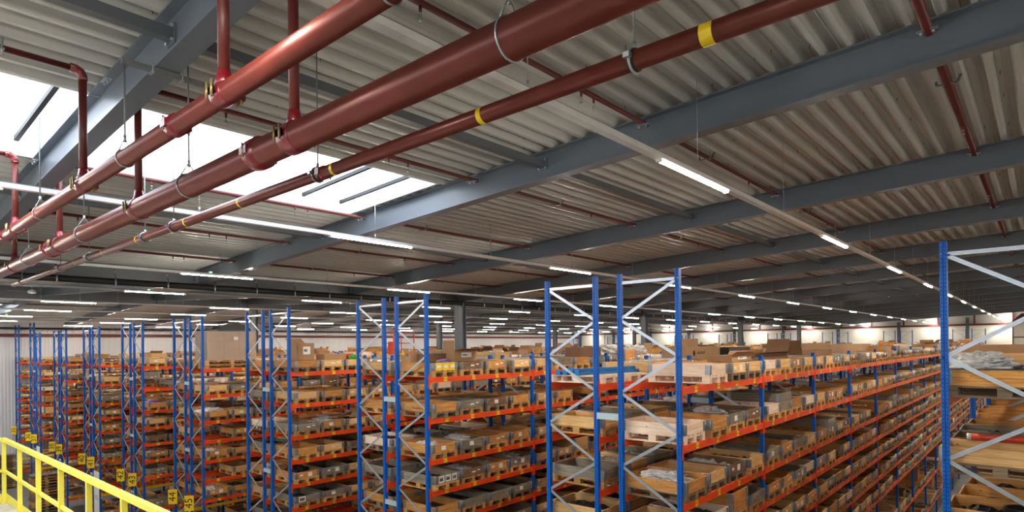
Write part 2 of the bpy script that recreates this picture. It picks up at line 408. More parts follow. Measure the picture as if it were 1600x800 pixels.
for (x, y) in ((VAL, 48.9), (VAL, 64.4), (VAL, 33.3)):
    t = thing('column_brace', {48.9: 'slanting steel brace from the fourth valley column', 64.4: 'slanting steel brace from the fifth valley column', 33.3: 'slanting steel brace from the third valley column'}[y], 'brace', (x, y, FLOOR))
    mb = MB(); mb.tube([(0, .25, 10.9), (0, 3.1, 0.1)], .06, 'steel_dark', 10); mb.build('tube', t)
# tie bars between beams
for xt, nn in ((-5.65, 9), (-11.75, 7), (-30.9, 4), (-43.4, 3)):
    for n in range(0, nn):
        ya, yb = BEAM_Y[n] + .006, BEAM_Y[n + 1] - .006
        z = zroof(xt) + .25
        t = thing('tie_bar', f'grey square tie bar in roof bay {ORD[n]}, ' + {-5.65: 'above the first rack row', -11.75: 'above the second rack row', -24.6: 'past the valley girder', -30.9: 'before the ridge girder', -43.4: 'past the ridge girder'}[xt], 'tie bar', (xt, (ya + yb) / 2, z), 'tie bars between roof beams')
        L = (yb - ya) / 2
        mb = MB(); mb.box(-.05, .05, -L + .012, L - .012, -.05, .05, 'steel_dark'); mb.build('tube', t)
        for sg in (-1, 1):
            e = MB(); e.box(-.09, .09, min(sg * (L - .012), sg * L), max(sg * (L - .012), sg * L), -.085, .085, 'steel')
            for a in (-.065, .065):
                for b in (-.06, .06): bolt(e, (a, sg * (L - .012), b), (0, -sg, 0), l=.025)
            e.build('end_plate', t)

# ------------------------------------------------------------------ drain pipes with hooks
t = thing('drain_pipe', 'black drain pipe hung along the valley girder on hooks', 'pipe', (VAL + .24, 0, 1.80))
mb = MB(); mb.tube([(0, -2.5, 0), (0, YG - .5, 0)], .085, 'drain', 12); mb.build('tube', t)
for i in range(44):
    y = 1.3 + 1.25 * i
    h = MB(); h.tube([(.0, y, .34), (.03, y + .01, .22), (.10, y, .16), (.11, y, .05)], .009, 'black', 6); h.tube([(.11, y, .06), (.115, y, -.05), (.10, y, -.13)], [.016, .02, .014], 'galv', 8)
    h.tube([(.03, y, .30), (.03, y, .22)], .014, 'galv', 6); h.build('hook', t)
t = thing('drain_pipe', 'thin black pipe hung beside the ribbed side wall', 'pipe', (WL + .9, 0, 1.72))
mb = MB(); mb.tube([(0, 3.5, 0), (0, YG - .5, 0)], .075, 'drain', 10); mb.build('tube', t)
for i in range(14):
    y = 5.2 + 2.5 * i
    h = MB(); h.tube([(0, y, .38), (0, y, .10)], .008, 'galv', 6); h.ring((0, y, 0), (0, 1, 0), .085, .01, 'galv', 12, 5); h.build('hanger', t)

# ------------------------------------------------------------------ light lines
def light_line(i, x, z, lamps, y_from=-3.0, y_to=79):
    t = thing('light_line', f'suspended LED light line over the {ORD[i]} aisle' + (' beside the cut-off rack' if i == 0 else ''), 'light', (x, 0, z), 'suspended light lines over the aisles')
    mb = MB(); mb.box(-.042, .042, y_from, y_to, -.02, .035, 'trunk'); mb.box(-.026, .026, y_from, y_to, .035, .05, 'galv_dark'); mb.build('trunking', t)
    lm = MB(); lm.box(-.03, .03, 0, 1.72, -.036, -.021, 'lamp'); lm.box(-.03, .03, -.03, 0, -.05, -.021, 'trunk'); lm.box(-.03, .03, 1.72, 1.75, -.05, -.021, 'trunk'); me = lm.mesh('luminaire')
    for y in lamps: place(me, 'luminaire', t, (0, y, 0))
    y = .55; k = 0
    while y < min(y_to, 62):
        w = MB(); zt = zdeck(x) - z + .02; w.tube([(0, y, .05), (0, y, zt)], .0035 if x > -5 else .005, 'galv', 5); w.tube([(0, y, .05), (0, y, .11)], .012, 'galv', 6); w.build('suspension_wire', t)
        y += 3.03
    return t
LAMPS = [-6.4 + 6.05 * n for n in range(1, 15)]
t = light_line(9, 3.3, 1.95, LAMPS); t['label'] = 'added unseen LED light line beyond the cut-off rack, brightening the aisle faces'; del t['group']  # extra line out of view, added to brighten the aisle-side faces
for i in range(9):
    x = (-2.95, -9.05, -15.5)[i] if i < 3 else -2.85 - 6.27 * i
    z = (1.92, 1.93, 1.86)[i] if i < 3 else min(1.9, zroof(x) - .12)
    off = (0, 0, 0, .6, -.3, .3, 0, .4, -.2)[i]
    t = light_line(i, x, z, [y + off for y in LAMPS])
    if i in (2, 3, 6):
        g = MB(); g.box(-.012, .012, 6.35 + off, 6.41 + off, .052, .07, 'green_led'); g.build('indicator', t)

# ------------------------------------------------------------------ sprinkler pipes
PIPES = [(1.70, 1.62, .066, 'slimmer red sprinkler main, the one nearest the camera'), (2.18, 1.466, .100, 'thick red sprinkler main, the widest of three'), (3.07, 1.62, .057, 'thin red pipe banded with yellow tape')]
BX = [-.82, -3.90, -7.03, -10.17, -13.12, -15.95]
def coupling(t, x, r, name='coupling', w=.06):
    mb = MB(); mb.tube([(x - w, 0, 0), (x - w * .8, 0, 0), (x - w * .75, 0, 0), (x + w * .75, 0, 0), (x + w * .8, 0, 0), (x + w, 0, 0)], [r * 1.02, r * 1.06, r * 1.2, r * 1.2, r * 1.06, r * 1.02], 'coupling' if name != 'tapeband' else 'tape', 24)
    for sg in (-1, 1):
        mb.box(x - w * .7, x + w * .7, sg * r * 1.15 - .018, sg * r * 1.15 + .018, -.03, .03, 'coupling'); mb.tube([(x, sg * r * 1.3, -.05), (x, sg * r * 1.3, .05)], .009, 'brass', 8)
    mb.build(name, t)
def saddle(t, x, r, rr):
    mb = MB(); mb.tube([(x - .075, 0, 0), (x - .06, 0, 0), (x + .06, 0, 0), (x + .075, 0, 0)], [r * 1.03, r * 1.1, r * 1.1, r * 1.03], 'coupling', 24)
    mb.tube([(x, 0, r * .6), (x, 0, r + .03), (x, 0, r + .09)], [rr * 1.7, rr * 1.35, rr * 1.1], 'coupling', 18)
    for sg in (-1, 1):
        mb.box(x - .05, x + .05, sg * r * 1.05 - .015, sg * r * 1.05 + .03 * sg + .015, -.02, .03, 'coupling')
        for a in (-.035, .035): mb.tube([(x + a, sg * (r * 1.12 + .02), -.045), (x + a, sg * (r * 1.12 + .02), .06)], .009, 'brass', 8)
    mb.build('saddle_clamp', t)
def hanger(t, x, r, zt, loop=True, dark=False):
    mb = MB()
    if loop:
        mb.tube([(x, -r * .75, r * .75), (x, 0, r + .11), (x, r * .75, r * .75)], .006, 'galv', 6); mb.ring((x, 0, 0), (1, 0, 0), r + .006, .006, 'galv', 24, 6)
        mb.tube([(x, 0, r + .07), (x, 0, r + .13)], .012, 'galv', 6); z0 = r + .1
    else:
        mb.tube([(x - .02, 0, 0), (x + .02, 0, 0)], r + .008, 'rubber', 24); mb.ring((x, 0, 0), (1, 0, 0), r + .012, .008, 'galv', 24, 6)
        mb.box(x - .02, x + .02, -r - .04, -r, -.01, .02, 'galv'); mb.tube([(x, 0, r), (x, 0, r + .05)], .014, 'galv', 6); z0 = r
    mb.tube([(x, 0, z0), (x, 0, zt)], .007, 'galv_dark', 6); mb.build('hanger', t)
for pi, (y, z, r, lab) in enumerate(PIPES):
    t = thing('sprinkler_main', lab, 'pipe', (0, y, z))
    mb = MB(); mb.tube([(2.2, 0, 0), (-20 if pi < 2 else -18.6, 0, 0)], r, 'pipe', 32); mb.build('tube', t)
    if pi == 2:
        for x, w in ((-1.30, .035), (-2.94, .022), (-4.79, .02), (-6.63, .018), (-8.13, .018), (-9.91, .018), (-11.55, .018), (-13.17, .018), (-15.18, .018), (-17.15, .018)):
            b = MB(); b.tube([(x - w, 0, 0), (x + w, 0, 0)], r + .0015, 'tape', 32, caps=False); b.build('tape_band', t)
        for x in (-1.74, -5.08, -8.58, -9.65, -12.38, -14.28, -17.67, .9): hanger(t, x, r, zdeck(x) - z, False)
        coupling(t, -4.98, r * .93, w=.045)
    elif pi == 0:
        for x in (-4.69, -10.75, -.4): coupling(t, x, r)
        for x in (-5.8, -8.8, -2.2, -12.2): hanger(t, x, r, (zroof(x) if x == -5.8 else zdeck(x)) - z - (.05 if x == -5.8 else 0))
    else:
        for x in (-4.41, -10.65, .3): coupling(t, x, r, w=.075)
        for x in (-5.73, -12.07, -1.9, -9.0): hanger(t, x, r, zdeck(x) - z)
    if pi < 2:
        for bx in BX: saddle(t, bx, r, .036)
def head(t, y, zd=0):
    h = MB(); h.tube([(0, y, -.02), (0, y, -.085)], [.016, .013], 'pipe_dark', 8); h.tube([(0, y, -.085), (0, y, -.10)], .014, 'galv', 8)
    for sg in (-1, 1): h.tube([(sg * .012, y, -.10), (sg * .016, y, -.125), (sg * .004, y, -.145)], .003, 'galv_dark', 5)
    h.tube([(0, y, -.145), (0, y, -.149)], .02, 'galv', 12); h.build('sprinkler_head', t)
def bracket(t, y, r, j):
    h = MB(); h.box(-.10, .10, y - .018, y + .018, -r - .008, -r, 'galv_dark'); h.bar((.10, y, -r - .004), (.13, y, .05), .03, .005, 'galv_dark', (0, 1, 0)); h.bar((-.10, y, -r - .004), (-.11, y, .02), .03, .005, 'galv_dark', (0, 1, 0))
    h.tube([(.06, y, -r - .03), (.06, y, .08)], .006, 'galv', 6); h.build('pipe_bracket', t)
HY = 5.165
for bi, bx in enumerate(BX):
    zc = zdeck(bx) - .09
    where = ORD[bi] + ' from the window of pale deck by the cut-off rack'
    for seg, (ys, sgn, zr, rb) in enumerate(((1.70, -1, 1.62 + .066, .027), (2.18, 1, 1.466 + .10, .027))):
        t = thing('sprinkler_branch', f'red sprinkler branch rising from the {"slimmer" if seg == 0 else "thick"} main, {ORD[bi]} along it', 'pipe', (bx, ys, zc), 'red sprinkler branches under the deck')
        v = MB(); v.tube([(0, 0, zr - zc + .05), (0, 0, -.06)], .036, 'pipe_dark', 16); v.build('riser', t)
        e = MB(); e.tube([(0, 0, -.10), (0, 0, -.055), (0, sgn * .018, -.018), (0, sgn * .055, 0), (0, sgn * .10, 0)], [.044, .042, .042, .042, .044], 'coupling', 14)
        for p in ((0, 0, -.09), (0, sgn * .085, 0)):
            for s2 in (-1, 1): e.tube([(s2 * .05, p[1] - .02, p[2]), (s2 * .05, p[1] + .02, p[2])], .008, 'brass', 6)
        e.build('elbow', t)
        end = -3.0 if sgn < 0 else 77.0
        b = MB(); b.tube([(0, sgn * .08, 0), (0, end - ys, 0)], rb + (.020 if bi == 0 else .002), 'pipe_dark', 12); b.build('tube', t)
        if sgn > 0:
            for n in range(1, 9):
                yb = BEAM_Y[n] - ys
                bracket(t, yb + 1.5 - (0 if n > 1 else 3.2) + .35 * (bi % 3), rb, bi); head(t, yb + 3.35 + .3 * (bi % 2))
                pl = MB(); pl.box(-.09, .09, yb - .16, yb - .10, -.035, -.029, 'galv'); bolt(pl, (-.05, yb - .13, -.035), (0, 0, -1)); bolt(pl, (.05, yb - .13, -.035), (0, 0, -1)); pl.build('beam_clip', t)
            head(t, .9 + .25 * (bi % 2)); head(t, 3.55 + .2 * (bi % 2))
        else: bracket(t, -.62, rb, bi)
# channel clipped under the first beam
t = thing('channel_rail', 'galvanised channel clamped under the beam above the sprinkler mains', 'rail', (-5.8, 2.2, zroof(-5.8) - .028))
mb = MB(); mb.box(-.02, .02, -.52, .38, -.022, .022, 'galv_dark'); mb.build('channel', t)
for y in (-.29, -.05):
    c = MB(); c.tube([(-.03, y, -.04), (-.03, y, .05)], .006, 'galv', 6); c.tube([(.03, y, -.04), (.03, y, .05)], .006, 'galv', 6); c.box(-.04, .04, y - .012, y + .012, -.035, -.026, 'galv'); c.build('beam_clamp', t)

# ------------------------------------------------------------------ racks
INTOP = -.26
def run_x(k, side):
    xf = XD - .01 - k * PER - (0 if side == 'd' else DEP + GAP)
    return xf, xf - DEP
def upright_mesh(L):
    mb = MB(); mb.box(-.0375, -.005, -.045, .045, .006, L, 'blue'); mb.box(.005, .0375, -.045, .045, .006, L, 'blue'); mb.box(-.005, .005, -.033, .033, .006, L, 'blue')
    mb.box(-.07, .07, -.075, .075, 0, .006, 'blue_plain'); return mb.mesh('upright')
UP_TALL, UP_IN, UP_XT = upright_mesh(HT - FLOOR), upright_mesh(INTOP - FLOOR), upright_mesh(1.93 - FLOOR)
def brace_bar(mb, p, q, w=.038, front=True):
    p = Vector(p); q = Vector(q); d = (q - p).normalized(); n = d.cross(Vector((0, 1, 0)))
    for sg in (-1, 1): mb.bar(p + n * sg * w * .34 + Vector((0, -.006, 0)), q + n * sg * w * .34 + Vector((0, -.006, 0)), .022 if False else w * .32, .024, 'brace', n)
    mb.bar(p + Vector((0, .006, 0)), q + Vector((0, .006, 0)), w * .7, .008, 'steel_dark', n)  # channel back coloured dark, standing in for shade in the groove
def beam_mesh(mir, m='orange', mc='shaded_conn'):
    s = -1 if mir else 1; L = BAY - .09; mb = MB()
    def bx(x0, x1, y0, y1, z0, z1, mm): mb.box(min(s * x0, s * x1), max(s * x0, s * x1), y0, y1, z0, z1, mm)
    bx(-.046, .005, .005, L - .005, -.195, -.07, m)
    bx(.005, .0065, .02, L - .02, -.150, -.146, mc); bx(.005, .0065, .02, L - .02, -.120, -.116, mc)
    for ya, yb, yc, yd in ((-.043, .005, 0, .005), (L - .005, L + .043, L - .005, L)):
        bx(.0005, .006, ya, yb, -.31, 0, mc); bx(-.05, .0005, yc, yd, -.31, 0, mc)
        bx(.006, .010, ya + .012, ya + .024, -.285, -.02, 'orange')
    return mb.mesh('beam')
BEAM_F, BEAM_B = beam_mesh(False), beam_mesh(True)
GUARD = beam_mesh(False, 'guard_yellow', 'guard_yellow')
LV = {1: LEV[0], 2: LEV[1], 3: LEV[2], 4: LEV[3], 5: LEV[4], 6: LEV[5], 7: LEV[6], 8: L8, 9: L9, 11: L11}
def levels(k): return [1, 2, 3, 4, 5, 6, 7] + ([8] if k == 8 else [9]) + [11]
_tag = {}
def tag_mesh(lv):
    if lv not in _tag:
        mb = MB(); mb.box(0, .002, -.055, .055, -.048, .048, 'yellow_tag'); letter(mb, 'H %d' % max(1, 10 - lv), .062, (.0022, 0, 0), (0, 1, 0), (0, 0, 1), 'black_print')
        _tag[lv] = mb.mesh('shelf_tag')
    return _tag[lv]
def slot_y(b, s): return Y0 + .09 + b * BAY + .03 + (s + .5) * .9225
def nbays(k, side, lv):
    if lv == 1: return NBAY
    if side == 'd': return {0: 18, 1: 9, 2: 5}.get(k, 4)
    return 5 if k == -1 else 3

RUNS = [(-1, 'a')] + [(k, s) for k in range(0, 8) for s in 'ad'] + [(8, 'd')]
def rowname(k): return 'cut-off rack row' if k < 0 else ORD[k] + ' full rack row'
for (k, side) in RUNS:
    xf, xb = run_x(k, side)
    dfront = 'the aisle side with shelf tags' if side == 'd' else 'the side turned from its shelf tags'
    t = thing('pallet_rack', f'blue and orange pallet rack, {rowname(k)}, ' + ('half with tagged beams' if side == 'd' else 'half without tags'), 'rack', (xf, Y0, FLOOR), 'blue and orange pallet racks')
    nf = {(-1, 'a'): 8}.get((k, side), 19)
    tall = UP_XT if (k, side) in ((8, 'd'), (7, 'a')) else UP_TALL
    topz = 1.93 if tall is UP_XT else HT
    for i in range(nf):
        for x in (0, -DEP): place(tall if i in (0, 18) else UP_IN, 'upright', t, (x, i * BAY + .045, 0))
    def node_path(top, zs):
        pass
    st = 0 if side == 'd' else -DEP
    other = -DEP if side == 'd' else 0
    nind = 4 if k < 3 else 2
    far = MB()
    for i in range(nf):
        z = (topz - .158 if i in (0, 18) else INTOP - .09) - FLOOR; a, b = st, other; yy = i * BAY + .045
        ind = i < nind
        mb = MB() if ind else far
        brace_bar(mb, (0 - .03, yy, z), (-DEP + .03, yy, z))
        if ind: mb.build('brace', t)
        zlow = .6 if k in (0, -1) or i == 0 else 2.2
        while z > zlow:
            mb = MB() if ind else far
            sa, sb = (-.035 if a == 0 else .035), (-.035 if b == 0 else .035)
            brace_bar(mb, (a + sa, yy, z - .02), (b + sb, yy, z - .623))
            if ind:
                for (x, zz) in ((a, z), (b, z - .643)): mb.tube([(x + (.018 if x == 0 else -.018) * (1 if i else 1), yy - .045, zz), (x + (.018 if x == 0 else -.018), yy - .052, zz)], .011, 'galv', 6)
                mb.build('brace', t)
            z -= .643; a, b = b, a
    far.build('brace', t, kind='stuff')
    # beams: individual where they show, the tail of each run as one part
    farb = MB(); cnt = 0; cap = 100
    plan = []
    for lv in levels(k):
        for b in range(min(nbays(k, side, lv) if side == 'd' or lv == 1 else 3 if k >= 0 else 5, nf - 1)):
            for fb in (0, 1): plan.append((b if b < 18 else 99, lv, fb))
    plan.sort(key=lambda p: (p[0], p[1]))
    for (b, lv, fb) in plan:
        z = LV[lv] - FLOOR; x = .0375 if fb == 0 else -DEP - .0375; y = b * BAY + .09
        if cnt < cap:
            o = place(BEAM_F if fb == 0 else BEAM_B, 'beam', t, (x, y, z)); cnt += 1
            if fb == 0 and side == 'd' and b < (7 if k == 0 else 5 if k == 1 else 3):
                for s in range(4):
                    place(tag_mesh(lv), 'shelf_tag', o, (.0066, slot_y(b, s) - (Y0 + y) - .02 + .03 * ((s * 7 + lv) % 3), -.132))
        else:
            s = 1 if fb == 0 else -1; L = BAY - .09
            farb.box(min(x - s * .046, x + s * .005), max(x - s * .046, x + s * .005), y + .005, y + L - .005, z - .195, z - .07, 'orange')
            for ya in (y - .043, y + L - .005): farb.box(min(x, x + s * .006), max(x, x + s * .006), ya, ya + .048, z - .31, z, 'shaded_conn')
            if fb == 0 and side == 'd':
                for q in range(4):
                    yc = slot_y(b, q) - Y0; farb.box(x + .006, x + .008, yc - .05, yc + .05, z - .18, z - .084, 'yellow_tag')
    if farb.v: farb.build('beam', t, kind='stuff')
    if side == 'd' and 0 <= k < 8 or side == 'd' and k == 8:
        for z in (-1.27, -3.82, -6.37):
            if k < 8: mb = MB(); mb.box(-DEP - GAP + .03, -DEP - .03, -.004, -.001, z - FLOOR - .06, z - FLOOR + .06, 'spacer'); mb.box(-DEP - GAP + .03, -DEP - .03, -.004, .03, z - FLOOR + .055, z - FLOOR + .06, 'spacer'); mb.build('row_spacer', t)
            for i in range(1, 8):
                if k == 0: mb = MB(); mb.box(-DEP - GAP + .03, -DEP - .03, i * BAY + .01, i * BAY + .014, z - FLOOR - .06, z - FLOOR + .06, 'spacer'); mb.build('row_spacer', t)
    if side == 'd' and k in (5, 7, 8, 6, 4):
        zz = {5: -7.22, 7: -7.42, 8: -7.55, 6: -8.4, 4: -7.3}[k] - FLOOR
        for b in range(3): place(GUARD, 'guard_beam', t, (.0375, b * BAY + .09, zz + .07))

# aisle number plates and white boards on the rack ends
def plate(k, side, txt, z=None):
    xf, xb = run_x(k, side); z = -5.85 + .03 * k if z is None else z
    x = xb + .235
    t = thing('aisle_number_plate', f'yellow plate printed {txt} on the end frame of the {rowname(k)}', 'sign', (x, Y0 - .15, z), 'yellow aisle number plates', math.radians(52))
    mb = MB(); mb.bar((0, .004, .1), (.09, .13, .1), .02, .004, 'galv', (0, 1, 0)); mb.build('mounting_strap', t)
    mb = MB(); mb.box(-.165, .165, -.002, .002, -.29, .29, 'yellow_tag'); mb.build('plate', t)
    mb = MB(); letter(mb, txt, .38, (0, -.003, 0), (0, 0, 1), (-1, 0, 0), 'black_print'); mb.build('lettering', t)
for k in range(3, 9):
    if k < 8: plate(k, 'a', str(50 - 2 * k))
    plate(k, 'd', str(51 - 2 * k))
for k in (5, 7):
    xf, xb = run_x(k, 'd')
    t = thing('rack_end_board', f'tall white board with red print on the end of the {rowname(k)}', 'sign', ((xf + xb) / 2 + .12, Y0 - .02, -7.8))
    mb = MB(); mb.box(-.43, .43, -.008, .008, -1.68, 1.68, 'paper'); mb.build('board', t)
    mb = MB(); letter(mb, 'SCE', .30, (0, -.009, .35), (1, 0, 0), (0, 0, 1), 'red_print'); mb.build('lettering', t)

# ------------------------------------------------------------------ pallet crates
def pallet_mesh(w):
    mb = MB()
    for y, h in ((-.3275, .0725), (-.172, .05), (0, .0725), (.172, .05), (.3275, .0725)): mb.box(-.6, .6, y - h, y + h, .122, .144, w)
    for x in (-.5275, 0, .5275):
        mb.box(x - .0725, x + .0725, -.4, .4, .1, .122, w)
        for y in (-.35, 0, .35): mb.box(x - .0725, x + .0725, y - .05, y + .05, .022, .1, w)
    for y, h in ((-.35, .05), (0, .0725), (.35, .05)): mb.box(-.6, .6, y - h, y + h, 0, .022, w)
    return mb.mesh('pallet')
def collar_mesh(w, n=1):
    mb = MB()
    for i in range(n):
        z = .146 + .197 * i
        for z0, z1 in ((z, z + .096), (z + .099, z + .195)):
            mb.box(-.6, .6, -.4, -.38, z0, z1, w); mb.box(-.6, .6, .38, .4, z0, z1, w); mb.box(-.6, -.58, -.38, .38, z0, z1, w); mb.box(.58, .6, -.38, .38, z0, z1, w)
    return mb.mesh('collar')
def hinge_mesh(n=1):
    mb = MB()
    for i in range(n):
        z = .155 + .197 * i
        mb.box(-.085, .003, .0, .003, z, z + .175, 'galv'); mb.box(.0, .003, -.085, .003, z, z + .175, 'galv')
        for j in range(8):
            mb.box(-.08, -.012, .003, .0055, z + .010 + j * .021, z + .016 + j * .021, 'galv_dark'); mb.box(.003, .0055, -.08, -.012, z + .010 + j * .021, z + .016 + j * .021, 'galv_dark')
        for q in (-.06, -.03): mb.box(q, q + .008, .003, .008, z, z + .175, 'galv'); mb.box(.003, .008, q, q + .008, z, z + .175, 'galv')
        mb.tube([(.004, .004, z - .02), (.004, .004, z + .18)], .006, 'galv', 6)
    return mb.mesh('hinge')
def heap_mesh(m, seed, z0=.155, h=.16, lx=.56, ly=.36, nx=12, ny=9):
    r = random.Random(seed); mb = MB(); vs = []; fs = []
    for i in range(nx + 1):
        for j in range(ny + 1):
            x = -lx + 2 * lx * i / nx; y = -ly + 2 * ly * j / ny; e = (1 - abs(x / lx) ** 3) * (1 - abs(y / ly) ** 3)
            vs.append((x + r.uniform(-.03, .03) * e, y + r.uniform(-.03, .03) * e, z0 + h * (.35 + .65 * r.random()) * (.25 + .75 * e)))
    for i in range(nx):
        for j in range(ny): a = i * (ny + 1) + j; fs.append((a, a + ny + 1, a + ny + 2, a + 1))
    mb.raw(vs, fs, m); return mb.mesh('contents')
def papers_mesh(kind):
    mb = MB(); x = .6012
    if kind == 0: mb.box(x, x + .0006, -.12, .02, .19, .29, 'paper')
    elif kind == 1: mb.box(x, x + .0006, .02, .16, .18, .30, 'paper'); mb.box(x, x + .0006, -.25, -.15, .22, .27, 'paper')
    elif kind == 2: mb.box(x, x + .0006, -.05, .08, .22, .26, 'paper'); mb.box(x, x + .0006, .14, .24, .25, .28, 'paper')
    elif kind == 3:
        for i in range(3): mb.box(x, x + .0006, -.29 + i * .22, -.11 + i * .22, .165, .325, 'paper'); mb.box(x + .0006, x + .001, -.27 + i * .22, -.13 + i * .22, .28, .29, 'black_print'); mb.box(x + .0006, x + .001, -.27 + i * .22, -.15 + i * .22, .20, .27, 'galv_dark')
    elif kind == 4:
        for i in range(3): mb.box(x, x + .0006, -.30 + i * .225, -.085 + i * .225, .15, .335, 'yellow_tag'); mb.box(x + .0006, x + .001, -.26 + i * .225, -.13 + i * .225, .21, .28, 'paper')
    elif kind == 5: mb.box(x, x + .0006, -.30, -.08, .16, .32, 'paper'); mb.box(x + .0006, x + .001, -.27, -.11, .19, .29, 'galv_dark')
    return mb.mesh('paper_label')
PAL = {'l': pallet_mesh('pl'), 'g': pallet_mesh('pg'), 'p': pallet_mesh('wp')}
COLR = {(w, n): collar_mesh(w, n) for w in ('wl', 'wo', 'wg', 'wb', 'wp') for n in (1, 2)}
HNG = {1: hinge_mesh(1), 2: hinge_mesh(2)}
HEAP = [heap_mesh('dark_parts', 1), heap_mesh('dark_parts', 2, h=.1), heap_mesh('bag', 3, h=.2), heap_mesh('card', 4, h=.12), heap_mesh('dark_parts', 5, h=.18), heap_mesh('black', 6, h=.2)]
PAPER = [papers_mesh(i) for i in range(6)]
NAMES = {'wl': 'light pine', 'wo': 'amber pine', 'wg': 'greyed wood', 'wb': 'brown stained', 'wp': 'fresh pale'}

def spec(k, side, lv, b, s):
    r = random.Random(((k + 3) * 7919 + (side == 'd') * 104729 + lv * 1299 + b * 31 + s) * 2654435761 % 2**32)
    d = dict(w=r.choices(['wl', 'wo', 'wg', 'wb', 'wp'], [33, 34, 21, 7, 5])[0], p=r.choices('lg', [7, 4])[0], n=2 if r.random() < (.05 if lv > 1 else .12) else 1,
             c=r.choice([None, 0, 0, 1, 1, 2, 3, 4, 5]), pap=r.choice([None, None, None, 0, 1, 2, 2]), dy=r.uniform(-.03, .03), dx=r.uniform(-.03, .04), rz=r.gauss(0, .012), gone=r.random() < (.05 if lv < 9 else .3))  # dark contents drawn often, to put more shade inside the racks
    o = OVR.get((k, side, lv, b, s))
    if o is not None: d.update(o)
    return d
OVR = {(0, 'd', 1, 0, 0): dict(gone=True), (0, 'd', 1, 0, 1): dict(w='wp', p='p', n=1, c=None, pap=None, gone=False, rz=0, dy=-.03),
       (0, 'd', 2, 0, 0): dict(w='wp', p='p', n=1, c=3, gone=False, pap=None), (0, 'd', 3, 0, 0): dict(w='wo', p='g', n=1, c=2, gone=False, pap=None), (0, 'd', 2, 0, 1): dict(w='wo', n=1, gone=False, pap=None), (0, 'd', 2, 0, 2): dict(w='wg', n=1, gone=False, pap=0),
       (0, 'd', 2, 0, 3): dict(w='wb', gone=False, pap=2, n=1), (0, 'd', 3, 0, 1): dict(w='wl', gone=False, n=1), (0, 'd', 3, 0, 2): dict(w='wb', gone=False, pap=1, n=1), (0, 'd', 3, 0, 3): dict(w='wl', gone=False, n=1),
       (1, 'd', 1, 0, 0): dict(w='wo', n=1, gone=False, pap=4, c=1), (1, 'd', 1, 0, 1): dict(w='wb', n=1, gone=False, pap=2), (1, 'd', 1, 0, 2): dict(w='wo', n=1, gone=False, pap=2), (1, 'd', 1, 0, 3): dict(w='wl', n=1, gone=False, p='g'),
       (1, 'd', 2, 0, 0): dict(w='wo', n=1, gone=False, pap=None, c=None), (1, 'd', 2, 0, 1): dict(w='wg', n=1, gone=False, pap=2), (1, 'd', 2, 0, 2): dict(w='wb', n=1, gone=False, pap=0, p='g'), (1, 'd', 2, 0, 3): dict(w='wo', n=1, gone=False, pap=None, p='l'),
       (1, 'd', 3, 0, 0): dict(w='wo', n=1, gone=False, pap=0, c=2), (1, 'd', 3, 0, 1): dict(w='wg', n=1, gone=False, c=2), (1, 'd', 3, 0, 2): dict(w='wo', n=1, gone=False), (1, 'd', 3, 0, 3): dict(w='wo', n=1, gone=False, p='l'),
       (1, 'd', 4, 0, 0): dict(w='wg', n=1, gone=False, pap=3, c=1), (1, 'd', 4, 0, 1): dict(w='wb', n=1, gone=False, pap=2), (1, 'd', 4, 0, 2): dict(w='wo', n=1, gone=False, pap=1), (1, 'd', 4, 0, 3): dict(w='wg', n=1, gone=False, c=2),
       (1, 'd', 5, 0, 0): dict(w='wo', n=1, gone=False, pap=None), (1, 'd', 5, 0, 1): dict(w='wg', n=1, gone=False, pap=None), (1, 'd', 5, 0, 2): dict(w='wg', n=1, gone=False), (1, 'd', 5, 0, 3): dict(w='wg', n=1, gone=False, pap=0),
       (2, 'd', 5, 0, 0): dict(w='wo', n=1, gone=False, pap=1, c=5), (2, 'd', 4, 0, 0): dict(w='wo', n=1, gone=False, c=None, pap=None), (2, 'd', 6, 0, 0): dict(w='wg', n=1, gone=False, pap=5), (2, 'd', 5, 0, 1): dict(w='wg', n=1, gone=False, pap=1), (2, 'd', 6, 0, 1): dict(w='wg', n=1, gone=False, pap=0),
       (2, 'd', 1, 0, 0): dict(w='wo', n=1, gone=False, pap=None), (2, 'd', 1, 0, 1): dict(w='wl', n=1, gone=False), (2, 'd', 2, 0, 0): dict(w='wl', n=1, gone=False), (2, 'd', 2, 0, 1): dict(w='wo', n=1, gone=False), (2, 'd', 3, 0, 0): dict(w='wg', n=1, gone=False), (2, 'd', 3, 0, 1): dict(w='wo', n=1, gone=False),
       (3, 'd', 1, 0, 0): dict(gone=True), (3, 'd', 1, 0, 1): dict(gone=True), (3, 'd', 3, 0, 0): dict(w='wo', n=1, gone=False), (3, 'd', 2, 0, 0): dict(w='wl', n=1, gone=False),
       (0, 'a', 1, 0, 0): dict(gone=True), (0, 'a', 1, 0, 1): dict(gone=True), (0, 'a', 2, 0, 0): dict(w='wl', n=1, gone=False, c=3), (0, 'a', 3, 0, 0): dict(w='wg', n=1, gone=False, c=None), (0, 'a', 4, 0, 0): dict(w='wl', n=1, gone=False, c=4),
       (1, 'a', 1, 0, 0): dict(w='wl', n=1, gone=False), (1, 'a', 2, 0, 0): dict(w='wo', n=1, gone=False),
       (-1, 'a', 1, 0, 0): dict(w='wo', n=1, gone=False, c=5, p='g', pap=None, rz=0), (-1, 'a', 2, 0, 0): dict(w='wl', n=1, gone=False, c=None, p='g', pap=None, rz=0), (-1, 'a', 3, 0, 0): dict(w='wo', n=2, gone=False, c=5, p='g', pap=None, rz=0)}
for s_ in range(1, 4): OVR[(-1, 'a', 2, 0, s_)] = dict(w=('wb', 'wg', 'wo')[s_ - 1], n=1, gone=False, c=(0, 4, 1)[s_ - 1], pap=None)

